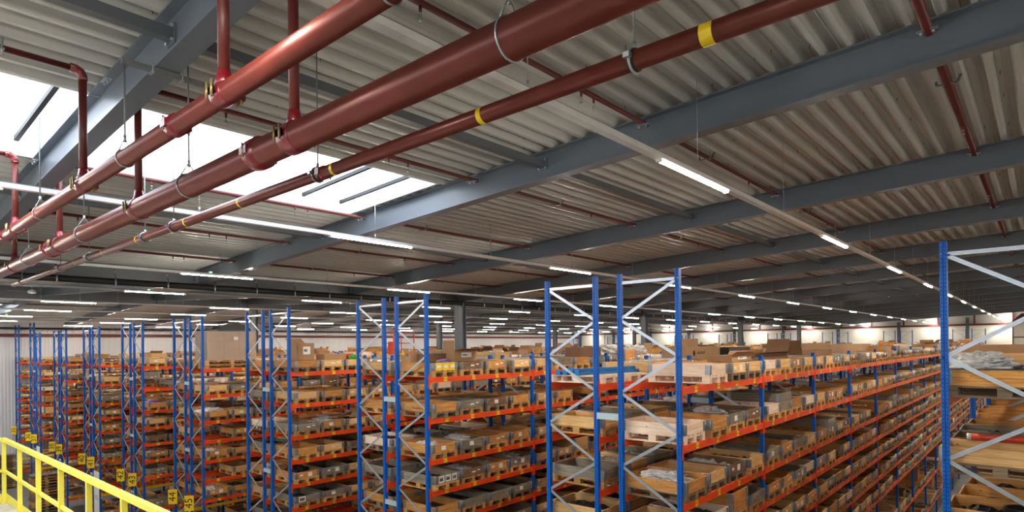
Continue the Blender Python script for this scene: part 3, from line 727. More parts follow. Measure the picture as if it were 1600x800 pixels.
ALLIND = False
VIS = '0a2.0.0 0a1.0.0 1d2.0.0 1d3.0.0 1d1.0.1 1a3.0.0 1a2.0.0 1d3.0.1 2d4.0.0 1a4.0.0 2d3.0.0 1d2.1.1 1d3.0.2 2d2.0.0 0a3.0.0 1d3.0.3 1d2.0.1 2d5.0.0 2d1.0.0 1d4.0.2 1d3.1.0 2d4.0.1 0a3.0.2 2d5.0.1 2d5.0.2 3d6.0.0 2a5.0.0 2a4.0.0 2d4.0.2 1d3.2.1 3d4.0.0 2d3.0.2 3d3.0.0 1a3.0.2 2d3.0.1 1d2.0.3 1d3.1.1 2a3.0.0 2d3.0.3 3d5.0.1 2d5.0.3 3d6.0.1 1a3.0.1 2d2.0.2 2d2.0.1 1d1.0.2 1a4.0.1 3d2.0.0 1d2.0.2 0a3.0.3 3d5.0.0 1d4.0.1 1d2.1.0 2a2.0.0 1d3.1.2 3d4.0.1 3d1.0.0 1d3.1.3 0a2.0.2 1d4.1.0 2d2.0.3 4d7.0.0 1d4.0.3 2d1.0.1 4d5.0.0 2d4.1.2 0a1.0.1 3d6.0.2 1d4.1.1 2d1.0.2 1d3.2.0 2d4.1.0 2a1.0.0 3d2.0.1 0a2.0.3 4d6.0.1 2d4.0.3 1d4.1.2 2d4.1.1 2d1.0.3 1a2.0.1 4d2.0.0 2d5.1.0 4d7.0.1 4d4.0.1 1d5.1.2 1a2.0.2 1d4.2.3 2d3.1.0 3d3.0.2 1a3.0.3 3d3.0.1 3d5.0.2 3a6.0.0 1d5.1.3 2d2.1.3 4d5.0.1 3d4.0.2 3d1.0.1 2d2.1.1 3a5.0.0 3a4.0.0 3d2.0.2 2d2.1.0 5d6.0.0 1a1.0.2 1d1.0.3 5d7.0.0 4d2.1.1 4d3.0.0 5d4.0.0 0a2.1.0 2d6.1.0 1d5.2.0 5d5.0.0 2a3.0.2 1d1.1.1 2d6.0.3 1d2.3.0 1d3.4.3 1a2.0.3 1d2.2.1 1d3.4.0 4d3.0.1 1d2.1.3 3a3.0.0 2a3.0.3 1d5.1.1 2a3.0.1 1d4.1.3 4a4.0.0 1d2.2.0 4a3.0.1 1d3.3.0 1d4.2.1 0a2.1.1 4a6.0.0 1d1.1.0 3a2.0.0 3d3.0.3 4d2.0.1 0a2.2.0 5d3.0.0 3d2.0.3 2d1.1.1 0a2.0.1 2d1.1.2 6d7.0.0 5d1.0.0 5d9.0.1 1d6.2.2 3a1.0.0 3d2.1.2 1d3.5.3 6d6.0.0 1d4.0.0 2a1.1.0 5d9.0.0 1d1.1.2 6d4.0.0 6d5.0.0 1d2.1.2 1d4.2.0 1d5.2.3 1d6.2.1 4a9.0.2 3a7.0.0 3d2.1.1 1d2.2.2 6d3.0.0 0a2.1.2 1d5.2.2 1d5.2.1 1d3.3.1 6d2.0.0 1d3.3.2 2d1.1.0 1d6.4.1 4a7.0.0 1d1.4.2 2a3.1.0 2d6.1.2 2d1.2.1 3d5.0.3 1d6.2.3 3d2.1.0 3d1.0.2 5a2.0.0 4d3.0.2 1d1.1.3 1d5.3.1 5d2.0.1 7d11.0.0 6d1.0.0 1d4.4.1 1d2.3.2 3d7.0.3 4d2.1.0 2a2.0.2 2a3.1.1 6d2.0.2 3d2.1.3 5d3.0.1 4a5.0.0 1d9.6.2 8d4.0.0 1d6.3.0 1d9.5.0 3a3.0.1 7d7.0.0 1d11.7.1 2a2.0.3 2a2.0.1 2a4.0.1 1a2.1.0 3a3.0.2 1d5.3.0 1d7.3.1 6d11.0.0 1d4.3.2 1d4.3.0 1d6.3.1 4a4.0.1 6d9.0.1 3d6.0.3 1d1.2.0 7d5.0.0 3d2.2.0 7d4.0.0 8d5.0.0 4a3.0.0 7d6.0.0 1d9.5.1 4a2.0.0 1d3.2.3 1d3.4.1 1d7.3.3 1d1.2.1 4d2.1.2 1d2.3.1 5d7.0.1 6a9.0.1 1d1.2.2 2a3.1.2 1d9.4.3 7d1.0.0 5d4.0.1 5d5.0.1 3d2.2.3 1d2.4.0 6d3.0.2 1d3.4.2 1d1.2.3 4d2.0.2 1d3.2.2 4d2.0.3 7d3.0.0 1d4.3.1 7d2.0.0 5d2.0.3 1a2.1.1 4d3.0.3 1d5.3.2 1d6.3.2 2d4.1.3 5d6.0.1 1d7.4.0 2d1.1.3 8d3.0.0 1d6.3.3 8d11.0.0 2d6.1.1 1d7.3.2 1d3.6.1 1d5.5.3 2a5.0.1 1d1.3.3 3d2.2.2 2a2.1.0 5d3.1.0 1d5.3.3 1d2.3.3 1d7.5.0 5a7.0.0 3a3.0.3 1d4.3.3 7a9.0.0 6a1.0.3 1d5.4.0 4a6.0.1 7d9.0.2 1d9.8.0 0a3.1.0 1d1.3.1 4d3.1.0 8d6.0.0 4d7.0.2 5a9.0.0 8d2.0.0 1d2.4.1'
SLOTS = []
for (k, side) in RUNS:
    for lv in levels(k):
        for b in range(min(nbays(k, side, lv), 18)):
            if k == -1 and b > 5: continue
            for s in range(4):
                sp = spec(k, side, lv, b, s)
                if not sp['gone']: SLOTS.append((k, side, lv, b, s, sp))
def pos(k, side, lv, b, s, sp):
    xf, xb = run_x(k, side); sg = 1 if side == 'd' else -1
    return ((xf + xb) / 2 + sp['dx'], slot_y(b, s) + sp['dy'], LV[lv] - .07)
if VIS:
    chosen = {tuple([int(a[0]) - 1, a[1]] + [int(v) for v in a[2:].split('.')]) for a in VIS.split()}
else:
    rk = sorted(SLOTS, key=lambda q: (sum(c * c for c in pos(*q)) + (200 if q[1] == 'a' and q[3] > 0 else 0) + (0 if q[1] == 'd' or q[0] == -1 else 90)))
    chosen = {q[:5] for q in rk[:300]}
if ALLIND: chosen = {q[:5] for q in SLOTS}
KEYS = {}
far = {}
for q in SLOTS:
    k, side, lv, b, s, sp = q; P = pos(*q)
    if q[:5] in chosen:
        lab = f"{NAMES[sp['w']]} crate, {ORD[s]} place of {ORD[b]} bay, {ORD[levels(k).index(lv)]} shelf down, " + (('tagged half of ' if side == 'd' else 'untagged half of ') + ('row ' + 'one two three four five six seven eight nine'.split()[k] if k >= 0 else 'cut-off row'))
        t = thing('pallet_crate', lab, 'crate', P, 'wooden collar crates on the rack shelves', sp['rz'] + (math.pi if side == 'a' else 0)); KEYS[t.name] = '%d%s%d.%d.%d' % (k + 1, side, lv, b, s)
        place(PAL[sp['p']], 'pallet', t); place(COLR[(sp['w'], sp['n'])], 'collar', t)
        if ALLIND: continue
        near = k <= 3
        for i, (x, y, a) in enumerate(((.6, .4, 0), (.6, -.4, -math.pi / 2), (-.6, -.4, math.pi), (-.6, .4, math.pi / 2))):
            if i < 2 or (near and b < 3): place(HNG[sp['n']], 'hinge', t, (x, y, 0), a)
        if sp['c'] is not None: place(HEAP[sp['c']], 'contents', t, (0, 0, .197 if sp['n'] == 2 else 0), math.pi * (s % 2), kind='stuff')
        if sp['pap'] is not None: place(PAPER[sp['pap']], 'paper_label', t)
    else: far.setdefault((sp['w'], sp['p'], sp['n'], sp['pap'] is not None), []).append(P)
def far_template(w, p, n, pap):
    mb = MB(); pm = {'l': 'pl', 'g': 'pg', 'p': 'wp'}[p]
    mb.box(-.6, .6, -.4, .4, .122, .144, pm); mb.box(-.6, .6, -.4, -.3, 0, .02, pm); mb.box(-.6, .6, .3, .4, 0, .02, pm); mb.box(-.6, .6, -.07, .07, 0, .02, pm)
    for x in (-.53, .53):
        mb.box(x - .07, x + .07, -.4, .4, .1, .122, pm)
        for y in (-.35, 0, .35): mb.box(x - .07, x + .07, y - .05, y + .05, .02, .1, pm)
    z0, z1 = .146, .146 + .197 * n
    mb.box(-.6, .6, -.4, -.38, z0, z1, w); mb.box(-.6, .6, .38, .4, z0, z1, w); mb.box(-.6, -.58, -.38, .38, z0, z1, w); mb.box(.58, .6, -.38, .38, z0, z1, w)
    for sg in (-1, 1): mb.box(.601, .606, min(sg * .4, sg * .31), max(sg * .4, sg * .31), z0 + .01, z1 - .01, 'galv'); mb.box(.51, .606, min(sg * .4, sg * .405), max(sg * .4, sg * .405), z0 + .01, z1 - .01, 'galv')
    if pap: mb.box(.601, .603, -.1, .06, .2, .29, 'paper')
    return mb
if far:
    V = []; Fc = []; MI = []; mats = []; off = 0
    for key, ps in far.items():
        mb = far_template(*key); v = np.array(mb.v); f = np.array([list(x) for x in mb.f]); loc = [mats.index(m) if m in mats else (mats.append(m) or len(mats) - 1) for m in mb.mats]
        mi = np.array([loc[i] for i in mb.mi]); P = np.array(ps); n = len(P)
        V.append((v[None] + P[:, None]).reshape(-1, 3)); Fc.append((f[None] + (np.arange(n) * len(v))[:, None, None] + off).reshape(-1, 4)); MI.append(np.tile(mi, n)); off += n * len(v)
    V = np.concatenate(V); Fc = np.concatenate(Fc); MI = np.concatenate(MI)
    me = bpy.data.meshes.new('pallet_crate'); me.vertices.add(len(V)); me.vertices.foreach_set('co', V.ravel().astype(np.float32))
    me.loops.add(Fc.size); me.loops.foreach_set('vertex_index', Fc.ravel().astype(np.int32)); me.polygons.add(len(Fc)); me.polygons.foreach_set('loop_start', np.arange(0, Fc.size, 4, dtype=np.int32))
    for m in mats: me.materials.append(M[m])
    me.polygons.foreach_set('material_index', MI.astype(np.int32)); me.update(calc_edges=True); me.validate()
    o = place(me, 'distant_pallet_crate', kind='stuff'); o['label'] = 'the many smaller looking crates deep in the rack rows'; o['category'] = 'crate'
print('slots', len(SLOTS), 'individual', len(chosen))

# ------------------------------------------------------------------ loose loads, cartons, bags
CT = LEV[0] - .07 + .146          # deck of the pallets on the top level
RIM = LEV[0] - .07 + .341         # rim of their collars
def carton(label, x, y, z, w, d, h, m='card', flaps=(), rz=0, sticker=None, group=None, cat='carton', name='cardboard_box', top=True):
    """w along X, d along Y; flaps: (side, length, lift angle)."""
    t = thing(name, label, cat, (x, y, z), group, rz)
    mb = MB(); th = .006
    mb.box(-w / 2, w / 2, -d / 2, d / 2, 0, th, m)
    mb.box(-w / 2, w / 2, -d / 2, -d / 2 + th, th, h, m); mb.box(-w / 2, w / 2, d / 2 - th, d / 2, th, h, m)
    mb.box(-w / 2, -w / 2 + th, -d / 2 + th, d / 2 - th, th, h, m); mb.box(w / 2 - th, w / 2, -d / 2 + th, d / 2 - th, th, h, m)
    if not flaps and top: mb.box(-w / 2, w / 2, -d / 2, d / 2, h, h + th, m); mb.box(-.025, .025, -d / 2 - .001, d / 2 + .001, h + th, h + th + .001, 'card_dark')
    mb.build('body', t)
    for (sd, L, ang) in flaps:
        c, s = math.cos(math.radians(ang)) * L, math.sin(math.radians(ang)) * L; f = MB()
        if sd in 'xX':
            sg = 1 if sd == 'X' else -1; f.bar((sg * w / 2, 0, h), (sg * (w / 2 + c), 0, h + s), d * .99, .005, m, (0, 0, 1) if abs(ang) < 80 else (1, 0, 0))
        else:
            sg = 1 if sd == 'Y' else -1; f.bar((0, sg * d / 2, h), (0, sg * (d / 2 + c), h + s), w * .99, .005, m, (0, 0, 1) if abs(ang) < 80 else (0, 1, 0))
        f.build('flap', t)
    if sticker == 'white':
        f = MB(); f.box(w / 2 + .0005, w / 2 + .0015, -d * .2, d * .25, h * .35, h * .8, 'paper'); f.box(w / 2 + .0015, w / 2 + .002, -d * .15, d * .05, h * .5, h * .65, 'galv_dark'); f.build('sticker', t)
    elif sticker == 'front':
        f = MB(); f.box(-w * .1, w * .3, -d / 2 - .0015, -d / 2 - .0005, h * .45, h * .8, 'paper'); f.build('sticker', t)
    elif sticker == 'yellow':
        f = MB(); f.box(-w * .45, -w * .15, -d / 2 - .0015, -d / 2 - .0005, h * .7, h * .98, 'yellow_tag'); f.box(w * .05, w * .3, -d / 2 - .0015, -d / 2 - .0005, h * .6, h * .8, 'red_print'); f.build('sticker', t)
    elif sticker == 'mark':
        f = MB(); f.tube([(w / 2 + .0004, -d * .28, h * .5), (w / 2 + .0016, -d * .28, h * .5)], .07, 'black_print', 10)
        for i in range(6): f.box(w / 2 + .0004, w / 2 + .0016, -d * .2 + i * .075, -d * .2 + i * .075 + .045, h * .42, h * (.56 + .1 * (i % 2)), 'black_print')
        f.build('printed_mark', t)
    return t
def bag(label, x, y, z, lx, ly, h, m='bag', seed=1, cat='bag', name='plastic_bag', group=None):
    r = random.Random(seed); mb = MB(); nu, nv = 30, 14; vs = []; fs = []
    ph = [(r.uniform(2, 7), r.uniform(2, 6), r.uniform(0, 6.3), r.uniform(.05, .16)) for _ in range(9)]
    for j in range(nv + 1):
        v = math.pi / 2 * j / nv
        for i in range(nu):
            u = 2 * math.pi * i / nu; q = 1 + sum(a * math.sin(f * u + g * v * 2 + p) for f, g, p, a in ph) * (.9 if j < nv else 0) + r.uniform(-.13, .13)
            vs.append((lx * math.cos(u) * math.cos(v) ** .7 * q, ly * math.sin(u) * math.cos(v) ** .7 * q, h * math.sin(v) * (.6 + .4 * q) if j else 0))
    for j in range(nv):
        for i in range(nu): a = j * nu + i; b = j * nu + (i + 1) % nu; fs.append((a, b, b + nu, a + nu))
    fs.append(tuple(range(nu))[::-1]); fs.append(tuple(nv * nu + i for i in range(nu)))
    mb.raw(vs, fs, m, False); o = mb.build(name, None, (x, y, z)); o['label'] = label; o['category'] = cat
    if group: o['group'] = group
    return o

# first full row
xa = run_x(0, 'a')[0] - .55; xd = run_x(0, 'd')[0] - .55
carton('long closed carton with dark printed mark behind two blue rack stubs, first row', xa + .1, 14.25, RIM, .62, 1.95, .30, sticker='mark')
carton('big black open plastic bin on the first row beside the printed carton', xa + .1, 16.35, RIM, .8, 1.5, .27, 'black', top=False)
carton('shallow brown tray with white sticker on crates of the first row', xd + .15, 12.45, RIM, .5, 1.05, .13, sticker='white', flaps=(('X', .12, 40), ('Y', .14, 35)))
carton('long dark open carton lying along the crates, second bay of first row', xd, 14.7, RIM, .55, 2.3, .13, 'card_dark', flaps=(('Y', .38, 62), ('X', .1, 20)))
carton('long dark open carton lying along the crates, third bay of first row', xd, 18.6, RIM, .5, 3.0, .15, 'card_dark', flaps=(('y', .3, 70),))
carton('pale flattened carton behind the long dark ones, first row', xa, 19.4, RIM, .7, 1.6, .18, 'card')
carton('very long brown carton lying high across the first row', xd - .25, 24.1, RIM, .45, 5.9, .30, 'card')
carton('very long tan carton on the untagged half of the first row', xa, 23.5, RIM, .6, 4.6, .34, 'card')
t = thing('blue_rack_beams', 'loose blue rack beams lying on bare pallets of the first row', 'beam', (xa, 10.6, CT), 'loose parts on bare pallets')
for i, (dx, dz, ln) in enumerate(((-.28, 0, 2.5), (-.12, 0, 2.6), (.16, 0, 2.3), (.02, .06, 1.9))):
    mb = MB(); mb.bar((dx - .12, -1.2, dz + .03), (dx + .14, -1.2 + ln, dz + .03), .11, .055, 'blue_bright'); mb.box(dx - .16, dx - .06, -1.22, -1.2, dz, dz + .1, 'blue_bright'); mb.build('beam', t)
for i, y in enumerate((slot_y(0, 0), slot_y(0, 1))):
    t = thing('bare_pallet', f'bare wooden pallet under the loose blue beams, {ORD[i]} from the end frame', 'pallet', (xa, y, CT - .146), 'bare pallets under loose parts'); place(PAL['p'], 'boards', t)
bag('crumpled clear film lying on the loose blue beams', xa + .2, 11.6, CT + .12, .3, .4, .12, 'film', 4)
# second full row
xa1 = run_x(1, 'a')[0] - .55; xd1 = run_x(1, 'd')[0] - .55
carton('open carton with tall upright flap on the second row crates', xd1 + .05, 10.85, RIM - .0, .42, .8, .28, flaps=(('y', .25, 90), ('X', .3, 8)), sticker='white')
carton('wide low grey brown tray on the second row behind the upright flap', xd1 - .3, 10.1, RIM, .5, 1.0, .2, 'card_dark')
carton('small carton with yellow sticker beside the second row end frame', xd1 - .35, 9.75 - .2, RIM, .36, .3, .26, sticker='yellow')
bag('small lilac plastic wad lying on the crate with yellow stickers', xd1 + .4, 9.95, RIM, .14, .16, .07, 'lilac', 8)
carton('dark wooden looking box stacked on the second row, third bay', xd1 - .1, 16.6, RIM, .6, 1.2, .3, 'card_dark')
bag('large heap of white plastic bags on the second row, third bay', xd1 - .1, 18.1, RIM, .42, .75, .36, 'bag', 12)
bag('second white bag heap beyond the large one, second row', xd1, 19.7, RIM, .4, .6, .33, 'bag', 15)
carton('upright brown carton standing on the third row near its middle', run_x(2, 'a')[0] - .5, 26.0, RIM, .5, .5, .5, 'card')
carton('tall plywood box topping the stack at the second row', run_x(1, 'a')[0] - .5, 27.5, RIM, .7, .8, .62, 'card')
# third full row
xd2 = run_x(2, 'd')[0] - .55; xa2 = run_x(2, 'a')[0] - .55
carton('tall closed carton with open black lid on the third row', xd2 - .0, 10.02, RIM, .55, .55, .54, flaps=(('x', .3, 30),), sticker='white')
carton('low grey carton beside the tall one, third row', xd2 + .1, 11.0, RIM, .5, .8, .18)
t = bag('bright green plastic wad on the third row crates', xd2 + .45, 11.6, RIM, .10, .14, .13, 'green', 5)
bag('orange plastic sheet on the third row behind the cartons', xd2 - .45, 11.9, RIM, .2, .5, .16, 'machine_red', 6)
r = random.Random(11)
for i in range(5): carton(f'open brown carton in the cluster on the third row, {ORD[i]} of five', xd2 - .2 + .12 * (i % 2), 17.4 + .85 * i, RIM, .5, .6, .16 + .06 * (i % 3), ('card', 'card_dark')[i % 2], flaps=(('X', .2, 30 + 8 * i), ('y', .15, 50)), group='open cartons clustered on the third row')
# wrapped load, fourth row
xw = run_x(3, 'd')[0] - .55
for i in range(2):
    t = thing('bare_pallet', f'wide wooden pallet under the film wrapped load, {"lower" if i == 0 else "upper"} of two', 'pallet', (xw, 10.38, LEV[0] - .07 + .15 * i), 'pallets under the wrapped load')
    mb = MB()
    for y in (-.93, -.5, 0, .5, .93): mb.box(-.6, .6, y - .07, y + .07, .12, .144, 'pl')
    for x in (-.52, 0, .52):
        mb.box(x - .07, x + .07, -1, 1, .1, .12, 'pl')
        for y in (-.93, 0, .93): mb.box(x - .07, x + .07, y - .06, y + .06, .02, .1, 'pl')
        mb.box(x - .07, x + .07, -1, 1, 0, .02, 'pl')
    mb.build('boards', t)
zt = LEV[0] - .07 + .296
t = thing('wrapped_load', 'large film wrapped load of brown cartons on top of the fourth row', 'load', (xw, 10.38, zt))
mb = MB()
for i in range(2):
    for j in range(3):
        for k_ in range(3): mb.box(-.56 + .56 * i + .003, -.56 + .56 * (i + 1) - .003, -.9 + .6 * j + .003, -.9 + .6 * (j + 1) - .003, .36 * k_ + .002, .36 * (k_ + 1) - .002, 'card')
mb.build('cartons', t)
def wrap_shell():
    mb = MB(); nz, n = 14, 46; vs = []; fs = []; rr = random.Random(3); X, Y = .585, .93
    per = []
    for i in range(n):
        s = i / n * 4; k_ = int(s); f = s - k_
        per.append(((-X + 2 * X * f, -Y), (X, -Y + 2 * Y * f), (X - 2 * X * f, Y), (-X, Y - 2 * Y * f))[k_])
    for j in range(nz + 1):
        for (x, y) in per: q = rr.uniform(0, .014); vs.append((x * (1 + q), y * (1 + q * .6), 1.13 * j / nz))
    for j in range(nz):
        for i in range(n): a = j * n + i; b = j * n + (i + 1) % n; fs.append((a, b, b + n, a + n))
    mb.raw(vs, fs, 'film', True); return mb
wrap_shell().build('stretch_film', t)
lb = MB(); lb.box(.60, .602, .05, .22, .78, .9, 'paper'); lb.build('sticker', t)
t = thing('arched_cover', 'black arched cover lying on the film wrapped load', 'cover', (xw + .1, 10.55, zt + 1.135))
mb = MB(); vs = []; fs = []
for i in range(17):
    a = math.pi * i / 16
    for x in (-.35, .35): vs.append((x, .62 * math.cos(a), .30 * math.sin(a)))
for i in range(16): fs.append((2 * i, 2 * i + 1, 2 * i + 3, 2 * i + 2))
fs.append(tuple(range(0, 34, 2))); fs.append(tuple(range(1, 34, 2))[::-1]); mb.raw(vs, fs, 'black'); mb.build('shell', t)
# cut-off rack beside the camera
xc = run_x(-1, 'a')[0] - .55
carton('large brown carton behind the clear bags on the cut-off rack', xc + .05, 11.15, RIM, 1.1, .85, .30, 'card')
bag('clear plastic bags heaped on the covered crate of the cut-off rack', xc - .22, 10.0, RIM + .008, .3, .22, .2, 'bag', 21)
bag('small clear bag at the edge of the covered crate, cut-off rack', xc + .42, 9.95, RIM + .008, .18, .15, .16, 'bag', 23)
t = thing('cover_sheet', 'dark grey cover board lying on the crate of the cut-off rack', 'cover', (xc, slot_y(0, 0), RIM + .001)); mb = MB(); mb.box(-.59, .6, -.39, .4, 0, .006, 'dark_parts'); mb.build('board', t)
zl2 = LEV[1] - .07 + .341
t = thing('red_roll', 'long red wrapped roll lying across the crate rim of the cut-off rack', 'roll', (xc, slot_y(0, 0) + .36, zl2)); mb = MB(); mb.tube([(-.36, 0, .045), (.6, 0, .045)], .045, 'machine_red', 14); mb.build('roll', t)
mb = MB(); mb.tube([(-.41, 0, .045), (-.36, 0, .045)], .046, 'bag', 14); mb.build('end_wrap', t)
t = thing('cable_coil', 'dark coil of hose in the lower crate of the cut-off rack', 'hose', (xc + .25, slot_y(0, 0), LEV[2] - .07 + .45)); mb = MB()
for i in range(7): mb.ring((0, 0, .015 + i * .014), (.06 * math.sin(i), .05, 1), .26 + .01 * (i % 3), .012, 'black', 28, 6)
mb.build('coil', t)
# dark bundles and film in open crates
for i, (k, side, lv, b, s, m, sc, lab) in enumerate(((2, 'd', 5, 0, 0, 'black', (.4, .25, .17), 'shiny black plastic bundle in a third row crate'), (3, 'd', 3, 0, 0, 'paper', (.3, .45, .16), 'white folded cloth heaped on a fourth row crate'),
        (4, 'd', 3, 0, 0, 'lilac', (.3, .3, .16), 'lilac film roll heaped in a fifth row crate'), (0, 'd', 3, 0, 0, 'bag', (.42, .22, .12), 'clear bags with metal parts in a first row crate'), (1, 'd', 3, 0, 1, 'bag', (.4, .2, .12), 'clear bags sticking out of a second row crate'),
        (1, 'd', 4, 0, 3, 'bag', (.4, .24, .14), 'white bags heaped in the second row, fourth shelf'), (2, 'd', 3, 0, 1, 'bag', (.35, .4, .14), 'grey film heap on the third shelf of the third row'), (0, 'd', 2, 0, 2, 'bag', (.3, .2, .14), 'white plastic heap in a grey crate, first row'),
        (6, 'd', 2, 0, 0, 'paper', (.3, .3, .1), 'white sheets lying on a seventh row crate'), (5, 'd', 4, 0, 1, 'bag', (.3, .3, .1), 'grey film lying on a sixth row crate'))):
    x0 = (run_x(k, side)[0] + run_x(k, side)[1]) / 2; bag(lab, x0 + .05, slot_y(b, s), LV[lv] - .07 + .27, *sc, m, 30 + i)
# cartons inside the deeper, wider bottom bays and on the far rows
r = random.Random(5); cnt = 0; RC = [0]; SKIP = set([1, 10, 11, 12, 13, 15, 19, 21, 28, 29, 32, 33, 34, 36, 41, 42, 43, 44, 47, 48, 51, 53, 54, 55, 56, 58, 60, 62, 64, 65, 69, 71, 74, 75, 77, 78, 83, 85, 87, 89, 92, 93, 95, 96, 98, 103, 104, 106, 107, 108, 114, 115, 118, 119, 120, 121, 122, 126, 127, 128, 130, 131, 134, 137, 138, 139, 141, 142, 143, 146, 149, 150, 152, 153, 155, 156, 157, 158, 160, 161, 165, 166, 167, 168, 169, 170, 171, 173, 174, 176, 177, 178, 179, 180, 181, 183, 184, 187, 189, 190, 191, 192, 193, 194])
def rcarton(*a, **k):
    RC[0] += 1
    if RC[0] in SKIP: return
    o = carton(*a, **k); RCN[o.name] = RC[0]
RCN = {}
for b in range(4, 13):
    for s in (0, 2):
        if r.random() < .75:
            h = r.uniform(.5, 1.0); cnt += 1
            rcarton(f'tall open carton low in the first row, {ORD[b]} bay, {"near" if s == 0 else "far"} half', run_x(0, 'd')[0] - r.uniform(.35, .6), slot_y(b, s) + .3, LV[9] - .07 if s else LV[11] - .07, .5, r.uniform(.5, .9), min(h, .9 if s == 0 else 1.1), r.choice(['card', 'card_dark', 'card']), flaps=(('X', .3, r.uniform(20, 100)), ('Y', .25, r.uniform(30, 80))), group='tall cartons in the low bays of the first row')
seen = set()
for k in range(0, 9):
    for side in ('ad' if k < 8 else 'd'):
        b = (8 if side == 'd' and k == 0 else 4 if k < 3 else 1) + (k % 2)
        while b < 18:
            s = r.randrange(4); w = r.uniform(.35, .62); d = r.uniform(.4, 1.6); h = r.uniform(.12, .34)
            x0 = run_x(k, side)[0] - .55 + r.uniform(-.1, .12)
            fl = r.choice([(), (), (('X', .2, 45),), (('Y', .25, 70), ('x', .2, 30))])
            rcarton(f'{r.choice(["plain", "worn"])} {"open" if fl else "closed"} carton on top of the {rowname(k)}, {ORD[b]} bay, ' + ('tagged half' if side == 'd' else 'untagged half'), x0, slot_y(b, s), RIM, w, d, h, r.choice(['card', 'card_dark', 'card', 'wo']), flaps=fl, group='cartons standing on the top level')
            b += 1 + int(r.random() < .45)
# writing on crates
def stencil(k, side, lv, s, txt, size, xo, zo):
    x0 = (run_x(k, side)[0] + run_x(k, side)[1]) / 2
    for o in COL.objects:
        if KEYS.get(o.name) == '%d%s%d.%d.%d' % (k + 1, side, lv, 0, s):
            mb = MB(); sg = -1 if side == 'a' else 1
            letter(mb, txt, size, (xo * sg, -.4015 * sg, zo), (sg, 0, 0), (0, 0, 1), 'black_print'); mb.build('lettering', o); return
stencil(1, 'd', 2, 0, 'Deutsche Post', .085, .05, .215)
stencil(-1, 'a', 3, 0, 'Halden', .10, .28, .30)

# ------------------------------------------------------------------ order picker cage behind the third row
t = thing('order_picker', 'orange red order picker with raised operator cage in the fifth aisle', 'order picker', (-27.8, 21.6, FLOOR))
zc = 8.75
mb = MB(); mb.box(-.55, .55, -1.3, .9, .12, .75, 'machine_red'); mb.build('body', t)
for sg in (-1, 1):
    for y in (-1.0, .7): w = MB(); w.tube([(sg * .38, y, .16), (sg * .5, y, .16)], .16, 'rubber', 18); w.build('wheel', t)
    m_ = MB(); m_.box(sg * .42 - .05, sg * .42 + .05, -.45, -.33, .7, zc + 1.7, 'machine_red'); m_.build('mast_rail', t)
mb = MB(); mb.box(-.6, .6, -.3, .9, zc, zc + .06, 'steel_dark'); mb.build('platform', t)
mb = MB()
for (x, y) in ((-.58, -.28), (.58, -.28), (-.58, .88), (.58, .88)): mb.tube([(x, y, zc), (x, y, zc + 1.62)], .03, 'machine_red', 8)
for z in (zc + .5, zc + 1.0, zc + 1.62):
    for p, q in (((-.58, -.28), (.58, -.28)), ((.58, -.28), (.58, .88)), ((.58, .88), (-.58, .88)), ((-.58, .88), (-.58, -.28))): mb.tube([(p[0], p[1], z), (q[0], q[1], z)], .022, 'machine_red', 8)
mb.build('guard_frame', t)
mb = MB(); mb.box(-.3, .3, -.28, -.12, zc + .06, zc + 1.1, 'machine_red'); mb.box(-.2, .2, -.12, -.04, zc + .9, zc + 1.05, 'black'); mb.build('control_console', t)

# ceiling fan, gable lobby
t = thing('ceiling_fan', 'white ceiling fan hanging near the ridge girder', 'fan', (-35.4, 6.5, 2.83))
mb = MB(); mb.tube([(0, 0, -.12), (0, 0, -.10), (0, 0, 0), (0, 0, .05), (0, 0, .08)], [.05, .15, .18, .12, .03], 'paper', 18); mb.build('housing', t)
mb = MB(); mb.tube([(0, 0, .07), (0, 0, zdeck(-35.4) - 2.83 + .05)], .02, 'galv', 8); mb.build('rod', t)
for i in range(3):
    a = .5 + i * 2.094; mb = MB(); mb.bar((.12 * math.cos(a), .12 * math.sin(a), -.02), (.9 * math.cos(a), .9 * math.sin(a), -.02), .13, .012, 'galv_dark'); mb.build('blade', t)
t = thing('gable_lobby', 'glazed lobby with oxide red frame built against the white end wall', 'lobby', (-.4, YG - 1.0, FLOOR))
H_ = 1.9 - FLOOR
mb = MB()
for x in (-1.95, -.9, .15, 1.2): mb.box(x - .05, x + .05, -.95, -.85, 0, H_, 'girt')
for z in (H_ - .06, H_ - 1.6, H_ - 3.2, H_ - 4.8, 3, 1.5): mb.box(-2.0, 1.25, -.95, -.86, z - .05, z + .05, 'girt')
mb.build('frame', t)
mb = MB(); mb.box(-1.93, 1.2, -.9, -.88, 0, H_ - .05, 'wall_white'); mb.box(-2.0, -1.96, -.9, .82, 0, H_ - .05, 'wall_white'); mb.build('panel', t)
mb = MB(); mb.raw([(-2.0, -.95, H_), (1.3, -.95, H_), (1.3, .82, H_), (-2.0, .82, H_), (-1.3, -.95, H_ + .75), (1.3, -.95, H_ + .75), (1.3, .82, H_ + .75), (-1.3, .82, H_ + .75)], [(3, 2, 1, 0), (4, 5, 6, 7), (0, 1, 5, 4), (1, 2, 6, 5), (2, 3, 7, 6), (3, 0, 4, 7)], 'girt'); mb.build('roof', t)

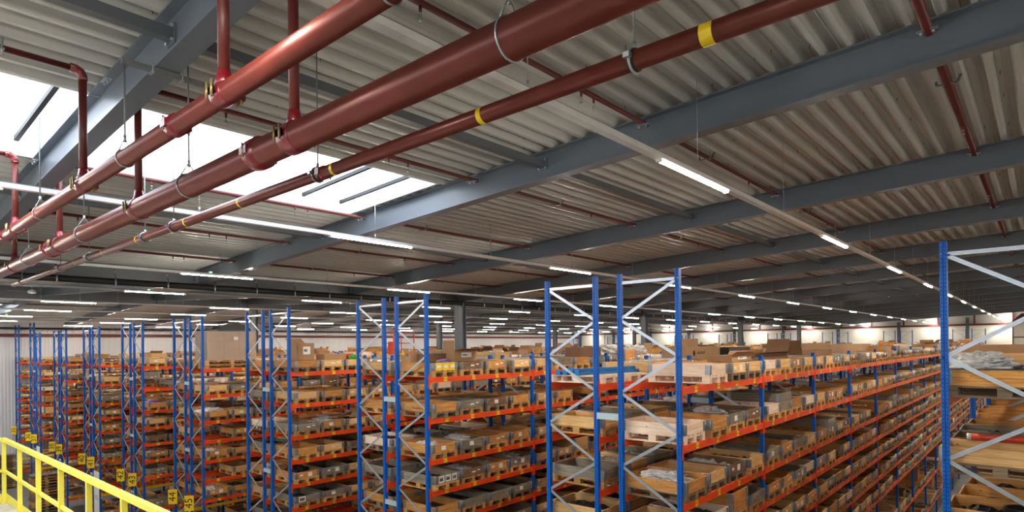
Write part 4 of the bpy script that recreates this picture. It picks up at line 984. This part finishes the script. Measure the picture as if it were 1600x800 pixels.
# ------------------------------------------------------------------ platform, railing, pallet stacks on the floor
YR = 2.08; ZP = -2.60
t = thing('platform_deck', 'concrete deck edge of the raised platform behind the yellow railing', 'platform', (-6.5, -3.0, ZP - .3))
mb = MB(); mb.box(-9.5, 12, -5, YR + 3.0 + .05, 0, .3, 'concrete_light'); mb.build('slab', t)
mb = MB()
for x in (-9, -3, 3, 9): mb.box(x - .15, x + .15, 4.2, 4.5, FLOOR - ZP + .3, 0, 'steel')
mb.build('support', t)
t = thing('safety_railing', 'bright yellow steel safety railing along the platform edge', 'railing', (-13.56, YR, ZP))
for i in range(-1, 10):
    x = 1.262 * i
    if i < 0: continue
    mb = MB(); mb.box(x - .028, x + .028, -.028, .028, 0, 1.06, 'rail_yellow'); mb.box(x - .06, x + .06, -.05, .05, 0, .012, 'rail_yellow'); mb.build('post', t)
mb = MB(); mb.box(-.03, 12.6, -.03, .03, 1.06, 1.12, 'rail_yellow'); mb.build('top_rail', t)
mb = MB(); mb.box(-.03, 12.6, -.018, .018, .53, .575, 'rail_yellow'); mb.build('middle_rail', t)
mb = MB(); mb.box(-.03, 12.6, .028, .036, .01, .15, 'rail_yellow'); mb.build('toe_board', t)
mb = MB()
for z, h in ((1.06, .06), (.53, .045)): mb.box(-.03, .03, -3.2, -.03, z, z + h, 'rail_yellow')
mb.box(-.036, -.028, -3.2, -.03, .01, .15, 'rail_yellow'); mb.build('return_rail', t)
for y in (-1.26, -2.52): mb = MB(); mb.box(-.028, .028, y - .028, y + .028, 0, 1.06, 'rail_yellow'); mb.build('post', t)
ORD2 = ORD + ['nineteenth', 'twentieth', 'next to topmost', 'topmost']
def stack(x, y, n, lab, ws, grp, rz=0):
    for i in range(n):
        t = thing('stacked_pallet', f'{lab}, {ORD2[i]} from the floor', 'pallet', (x + .02 * math.sin(i * 2.3), y + .02 * math.cos(i * 1.7), FLOOR + .1455 * i), grp, rz + .01 * math.sin(i * 3.1)); place(PAL[ws[i % len(ws)]], 'boards', t)
stack(-38.9, 7.6, 22, 'pallet of the stack before the sixth row', 'lggl', 'pallet stack before the sixth row', math.pi / 2)
stack(-54.6, 8.35, 16, 'brown pallet of the stack against the ribbed side wall', 'glgg', 'pallet stack against the side wall', math.pi / 2)

# ------------------------------------------------------------------ world
W = bpy.data.worlds.new('daylight'); SC.world = W; W.use_nodes = True
bg = W.node_tree.nodes['Background']; bg.inputs[0].default_value = (.86, .93, 1, 1); bg.inputs[1].default_value = 4.6
vs_ = SC.view_settings; vs_.view_transform = 'Standard'; vs_.look = 'None'; vs_.gamma = 1; vs_.use_curve_mapping = False; vs_.exposure = 0.85
